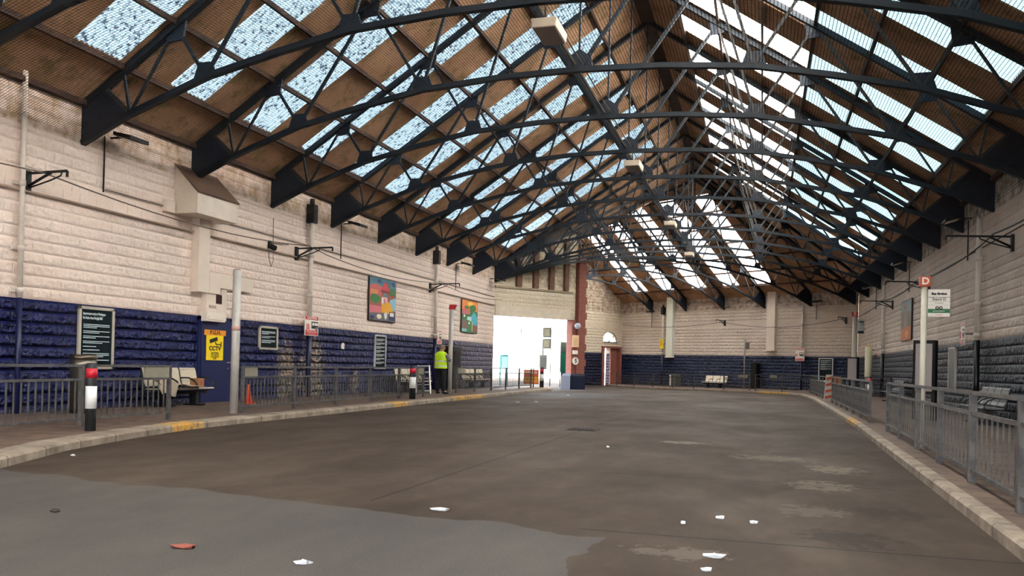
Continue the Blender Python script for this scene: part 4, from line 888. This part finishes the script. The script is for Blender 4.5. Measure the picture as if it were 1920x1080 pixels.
t_ = pil_item('globe_lamp', 'round white lamp high on the brick pillar', 'lamp', 5.9, 3.95, .31); MB().tube([(0, 0, 0), (0, -.18, 0)], .07, 10).build('mount', iron, t_); MB().lathe([(.02, -.2), (.14, -.15), (.2, 0), (.14, .15), (.02, .2)], (0, -.3, 0), 16).build('globe', M('b8c4d4', .3), t_)
t_ = thing('banner', 'green and teal banner outside the exit, left of the brick pillar', 'banner', (-12.55, 55.2, 0), OA); MB().box((-.3, 0, 1.0), (.3, .04, 3.0)).build('cloth_panel', M('2fa07c', .6), t_); MB().box((-.3, -.01, 2.3), (.3, .0, 3.0)).box((-.3, -.01, .6), (.3, 0, 1.0)).build('patterned_ends', M('5c7a78', .6, 0, .5, 9), t_); MB().tube([(-.33, .02, 0), (-.33, .02, 3.1)], .03, 8).build('post', galv, t_)
t_ = thing('control_box', 'grey control box on a post at the end of the left platform', 'control box', (-12.95, 50.9, .12), math.radians(15)); MB().tube([(0, 0, 0), (0, 0, 2.9)], .055, 8).build('post', M('8a8c8c', .5), t_); MB().box((-.2, -.18, 1.05), (.26, -.04, 1.95)).build('casing', M('9aa09c', .5), t_, .03); MB().box((-.14, -.2, 1.2), (.2, -.18, 1.8)).build('cover', M('868c88', .5), t_)
t_ = thing('stacked_signs', 'two stacked grey framed signs on a tall post in the bus exit', 'sign', (-13.0, 51.9, .12), math.radians(20)); MB().tube([(.28, 0, 0), (.28, 0, 3.75)], .03, 8).build('post', galv, t_)
for z in (2.35, 3.05): MB().box((-.22, -.05, z), (.25, 0, z+.62)).build('sign_frame', M('76786a', .5), t_); MB().box((-.16, -.055, z+.08), (.2, -.05, z+.54)).build('sign_face', M('b4b29a', .5), t_)
t_ = thing('shelter', 'pale blue shelter frame just outside the exit at the left wall corner', 'shelter', (-15.9, 52.6, 0), math.radians(40)); teal = M('3aa0a0', .4)
for x_ in (-.3, .2): MB().tube([(x_, 0, 0), (x_, 0, 2.0)], .05, 8).build('upright', teal, t_)
MB().tube([(-.3, 0, 2.0), (.2, 0, 2.0)], .05, 8).build('top_bar', teal, t_); MB().box((-.27, -.02, 1.2), (.17, .02, 1.95)).build('panel', M('a9d8e4', .3), t_)
# bright street beyond
bw = M('f2f2f0', .8)
t_ = thing('white_building', 'bright white rendered building across the street, seen through the exit', 'building', (-38, 88, 0), math.radians(38)); MB().box((-16, 0, 0), (16, 8, 11)).build('wall', bw, t_)
for x_ in (-9, -3, 3, 9): MB().box((x_-.8, -.05, 3.6), (x_+.8, 0, 5.6)).build('window', M('c9d4dc', .2), t_)
t_ = thing('street_wall', 'pale wall seen through the small end doorway', 'wall', (-24, 88, 0), math.radians(56)); MB().box((-7, 0, 0), (7, .5, 5)).build('brickwork', M('e4dcd4', .8), t_); MB().box((-7, -.2, 5), (7, .5, 5.3)).build('coping', M('d06a60', .7), t_)
tag(MB().tube([(-14.2, 50.3, 4.35), (-14.2, 50.3, 3.2)], .02, 6).build('hanging_chain', iron), 'thin chain hanging from the exit lintel', 'chain')

# ---------------------------------------------------------------- manhole, markings, litter
t_ = thing('manhole_cover', 'iron manhole cover in the middle of the road', 'manhole cover', (-3.83, 18.9, 0.0), 0); MB().box((-.33, -.30, .0), (.33, .30, .012)).build('frame', M('3a302a', .6, .5), t_)
mb = MB()
for i in range(6):
    for j in range(5): mb.box((-.29+i*.1, -.26+j*.108, .012), (-.22+i*.1, -.19+j*.108, .02))
mb.build('tread_studs', M('1c1613', .6, .5), t_)
tag(MB().poly([(-10.3, 8.3, .004), (-10.15, 8.3, .004), (-9.68, 9.9, .004), (-9.8, 9.9, .004)], .003, (0, 0, 1)).build('road_marking', M('b88a45', .8, 0, .4, 9)), 'short worn yellow line on the road at the near left kerb', 'road marking')
lit = [(-2.96, 7.75, .16, 'white', 'crumpled white litter on the grey patch in front of the camera'), (-3.04, 5.33, .13, 'white', 'crumpled pale litter at the bottom left edge of the picture'), (-.33, 6.68, .15, 'white', 'large white litter on the road near the bottom right'),
       (-4.1, 5.46, .2, 'brown', 'flattened reddish brown wrapper on the near left road'), (-9.21, 9.74, .1, 'white', 'white litter beside the near left kerb'), (-.35, 8.42, .07, 'white', 'small pair of white scraps on the right half of the road'),
       (-.05, 8.29, .08, 'white', 'small white scrap right of the pair of scraps'), (-.67, 8.0, .07, 'white', 'flattened pale scrap left of the pair of scraps'), (-.34, 6.2, .1, 'white', 'thin white strip at the bottom edge of the picture'), (-6.08, 6.24, .12, 'dark', 'dark leaf on the near left road'),
       (-2.59, 15.02, .06, 'white', 'tiny scrap on the road in front of the manhole cover'), (-8.79, 30.9, .18, 'white', 'white litter on the distant left road near the exit'), (-8.3, 31.8, .15, 'white', 'second white scrap on the distant left road near the exit'), (-8.9, 40, .2, 'white', 'litter on the wet patch by the bus exit')]
lm = {'white': M('e2e6ea', .6), 'brown': M('8a4a3c', .7), 'dark': M('2a2018', .8)}
for i, (x, y, r, c, lb) in enumerate(lit):
    rr_ = random.Random(i); mb = MB(); n_ = 9; mb.v.append((0, 0, .03))
    for k in range(n_): a_ = 6.283*k/n_; q = r*.62*rr_.uniform(.35, 1.15); mb.v.append((q*math.cos(a_), q*.6*math.sin(a_), rr_.uniform(.004, .03)))
    for k in range(n_): mb.face([0, 1+k, 1+(k+1) % n_])
    for k in range(n_): mb.v.append((mb.v[1+k][0]*.8, mb.v[1+k][1]*.8, .001))
    for k in range(n_): mb.face([1+k, 1+n_+k, 1+n_+(k+1) % n_, 1+(k+1) % n_])
    o = mb.build('litter', lm[c]); o.location = (x, y, .002); tag(o, lb, 'litter', 'litter on the road')

# ---------------------------------------------------------------- person
def skin(name, pts, edges, rad, mat, parent, sub=2, root=0):
    me = bpy.data.meshes.new(name); me.from_pydata(pts, edges, []); o = bpy.data.objects.new(name, me); C.objects.link(o)
    sk = o.modifiers.new('s', 'SKIN'); sk.use_smooth_shade = True; sk.branch_smoothing = .6; ss = o.modifiers.new('u', 'SUBSURF'); ss.levels = sub; ss.render_levels = sub
    if not me.skin_vertices: me.attributes
    lay = me.skin_vertices[0] if me.skin_vertices else None
    bpy.context.view_layer.update()
    lay = me.skin_vertices[0]
    for i, r in enumerate(rad):
        lay.data[i].radius = r if isinstance(r, tuple) else (r, r); lay.data[i].use_root = (i == root)
    dg = bpy.context.evaluated_depsgraph_get(); dg.update(); m2 = bpy.data.meshes.new_from_object(o.evaluated_get(dg))
    bpy.data.objects.remove(o); m2.materials.clear(); m2.materials.append(mat)
    o2 = bpy.data.objects.new(name, m2); C.objects.link(o2)
    for p_ in m2.polygons: p_.use_smooth = True
    o2.parent = parent; return o2
def person():
    t_ = thing('person', 'grey-haired person in a yellow hi-vis vest and dark trousers, seen from behind', 'person', (-13.07, 33.9, .12), math.radians(-12)); t_.scale = (1.17/S, 1.08/S, 1/S)
    sk_m = M('c08a70', .6)
    # facing +y. body skeleton
    P_ = {'pel': (0, 0, .98), 'sp1': (0, .0, 1.12), 'sp2': (0, -.01, 1.28), 'ch': (0, -.01, 1.42), 'nk': (0, .01, 1.54), 'hd0': (.005, .03, 1.61), 'hd1': (.01, .045, 1.70), 'hd2': (.012, .04, 1.76),
          'hl': (-.09, 0, .93), 'kl': (-.11, .03, .50), 'al': (-.12, -.01, .09), 'fl': (-.15, .12, .045), 'hr': (.09, 0, .93), 'kr': (.10, .04, .50), 'ar': (.10, .0, .09), 'fr': (.17, .13, .045),
          'sl': (-.19, -.01, 1.45), 'el': (-.27, .03, 1.18), 'wl': (-.16, .25, 1.26), 'sr': (.19, -.01, 1.45), 'er': (.30, .03, 1.20), 'wr': (.19, .26, 1.36), 'pl': (-.12, .32, 1.29), 'pr': (.15, .33, 1.40)}
    names = list(P_); idx = {k: i for i, k in enumerate(names)}
    ed = [('pel', 'sp1'), ('sp1', 'sp2'), ('sp2', 'ch'), ('ch', 'nk'), ('nk', 'hd0'), ('hd0', 'hd1'), ('hd1', 'hd2'), ('pel', 'hl'), ('hl', 'kl'), ('kl', 'al'), ('al', 'fl'), ('pel', 'hr'), ('hr', 'kr'), ('kr', 'ar'), ('ar', 'fr'),
          ('ch', 'sl'), ('sl', 'el'), ('el', 'wl'), ('ch', 'sr'), ('sr', 'er'), ('er', 'wr'), ('wl', 'pl'), ('wr', 'pr')]
    rd = {'pel': (.15, .12), 'sp1': (.15, .12), 'sp2': (.16, .12), 'ch': (.16, .12), 'nk': .06, 'hd0': .075, 'hd1': .098, 'hd2': .07, 'hl': .09, 'kl': .06, 'al': .042, 'fl': .035, 'hr': .09, 'kr': .06, 'ar': .042, 'fr': .035,
          'sl': .07, 'el': .045, 'wl': .03, 'sr': .07, 'er': .045, 'wr': .03, 'pl': .035, 'pr': .035}
    skin('body', [P_[k] for k in names], [(idx[a], idx[b_]) for a, b_ in ed], [rd[k] for k in names], sk_m, t_)
    # trousers
    q = {'p': (0, 0, 1.0), 'w': (0, 0, 1.06), 'hl': (-.095, 0, .90), 'kl': (-.112, .03, .50), 'al': (-.122, -.01, .07), 'hr': (.095, 0, .90), 'kr': (.102, .04, .50), 'ar': (.104, .0, .07)}
    nm = list(q); ix = {k: i for i, k in enumerate(nm)}
    skin('trousers', [q[k] for k in nm], [(ix[a], ix[b_]) for a, b_ in (('p', 'w'), ('p', 'hl'), ('hl', 'kl'), ('kl', 'al'), ('p', 'hr'), ('hr', 'kr'), ('kr', 'ar'))], [(.175, .14), (.17, .13), .115, .088, .072, .115, .088, .072], M('0d0d10', .8), t_)
    for sg in (-1, 1):
        skin('shoe', [(sg*.11+.0, -.05, .05), (sg*.115, .05, .05), (sg*.16, .17, .035)], [(0, 1), (1, 2)], [(.06, .055), (.062, .06), (.06, .045)], M('080808', .4), t_)
        e = 'l' if sg < 0 else 'r'
        skin('sleeve', [P_['s'+e], tuple((a+b_)/2 for a, b_ in zip(P_['s'+e], P_['e'+e])), P_['e'+e], tuple(.35*a+.65*b_ for a, b_ in zip(P_['e'+e], P_['w'+e]))], [(0, 1), (1, 2), (2, 3)], [.085, .068, .06, .045], M('5c6674', .8), t_)
        w0 = Vector(P_['w'+e]); p0 = Vector(P_['p'+e]); dv = (p0-w0).normalized(); sd_ = dv.cross(Vector((0, 0, 1))).normalized()
        for k in range(4):
            base = p0+sd_*(.026-.017*k); L_ = (.07, .078, .074, .06)[k]; up = Vector((0, 0, 1))
            skin('finger', [tuple(base-dv*.01), tuple(base+dv*L_*.45), tuple(base+dv*L_*.75+up*.02), tuple(base+dv*L_*.7+up*.05)], [(0, 1), (1, 2), (2, 3)], [.010, .009, .0085, .007], sk_m, t_, 1)
        tb = p0-sd_*sg*.0+Vector((-sg*.03, -.03, .01)); skin('thumb', [tuple(tb), tuple(tb+Vector((-sg*.025, .03, .03))), tuple(tb+Vector((-sg*.02, .05, .055)))], [(0, 1), (1, 2)], [.012, .01, .008], sk_m, t_, 1)
    # vest
    hv = bpy.data.materials.new('hi_vis'); hv.use_nodes = True; n = hv.node_tree; b = n.nodes['Principled BSDF']; b.inputs['Roughness'].default_value = .6
    tcx = n.nodes.new('ShaderNodeTexCoord'); s_ = n.nodes.new('ShaderNodeSeparateXYZ'); n.links.new(tcx.outputs['Object'], s_.inputs[0]); z_ = s_.outputs['Z']
    bd = math_node(n, 'MAXIMUM', math_node(n, 'LESS_THAN', math_node(n, 'ABSOLUTE', math_node(n, 'SUBTRACT', z_, 1.20)), .024), math_node(n, 'LESS_THAN', math_node(n, 'ABSOLUTE', math_node(n, 'SUBTRACT', z_, 1.02)), .024))
    n.links.new(mixc(n, bd, lin('c6f01a'), lin('d8dcd6')), b.inputs['Base Color'])
    vb = MB(); pr = [(.215, .165, .93), (.222, .168, .98), (.214, .16, 1.08), (.21, .155, 1.2), (.218, .155, 1.32), (.22, .15, 1.41), (.205, .13, 1.475), (.15, .10, 1.525), (.085, .075, 1.56)]
    for (a, c, z) in pr:
        for k in range(24): th = 2*math.pi*k/24; wv = 1+.03*math.sin(th*5+z*9); vb.v.append((a*math.cos(th)*wv, c*math.sin(th)*wv-.0, z))
    for i in range(len(pr)-1):
        for k in range(24): vb.face([i*24+k, i*24+(k+1) % 24, (i+1)*24+(k+1) % 24, (i+1)*24+k], 0, True)
    vb.build('hi_vis_vest', hv, t_)
    # face and hair
    hr = MB(); hr.lathe([(.045, -.06), (.088, -.02), (.1, .04), (.09, .09), (.05, .125), (.005, .132)], (.012, .025, 1.69), 18, 0, .93, 1.0); hr.build('hair', M('9c8a7c', .9, 0, .3, 40), t_)
    for sg in (-1, 1): MB().lathe([(.004, -.03), (.014, -.02), (.017, .01), (.008, .032)], (.012+sg*.098, .04, 1.68), 8, 0, .7, 1.2).build('ear', sk_m, t_)
    MB().lathe([(.016, -.02), (.013, .0), (.005, .03)], (.012, .145, 1.665), 8).build('nose', sk_m, t_); MB().box((-.012, .135, 1.628), (.036, .142, 1.636)).build('mouth', M('8a4a44', .6), t_)
    for sg in (-1, 1): MB().lathe([(.002, -.008), (.01, 0), (.002, .008)], (.012+sg*.033, .135, 1.695), 8).build('eye', M('20242a', .3), t_)
    MB().tube([(-.085, .06, 1.695), (-.07, .14, 1.695), (.012, .155, 1.695), (.094, .14, 1.695), (.108, .06, 1.695)], .004, 5).build('glasses', black, t_)
    ph = thing('phone', 'small dark phone held up by the person in the yellow vest', 'phone', (-13.07, 33.9, .12), math.radians(-12)); ph.scale = (1/S,)*3
    MB().box((.10, .40, 1.40), (.17, .412, 1.54)).build('phone_body', black, ph, .004); MB().box((.105, .398, 1.41), (.165, .40, 1.53)).build('phone_screen', M('2a3038', .2), ph)
person()

# ---------------------------------------------------------------- scale the whole place to metres
for o in bpy.context.scene.objects:
    if o.parent is None and o.type not in ('CAMERA', 'LIGHT'):
        o.location = Vector(o.location)*S; o.scale = Vector(o.scale)*S
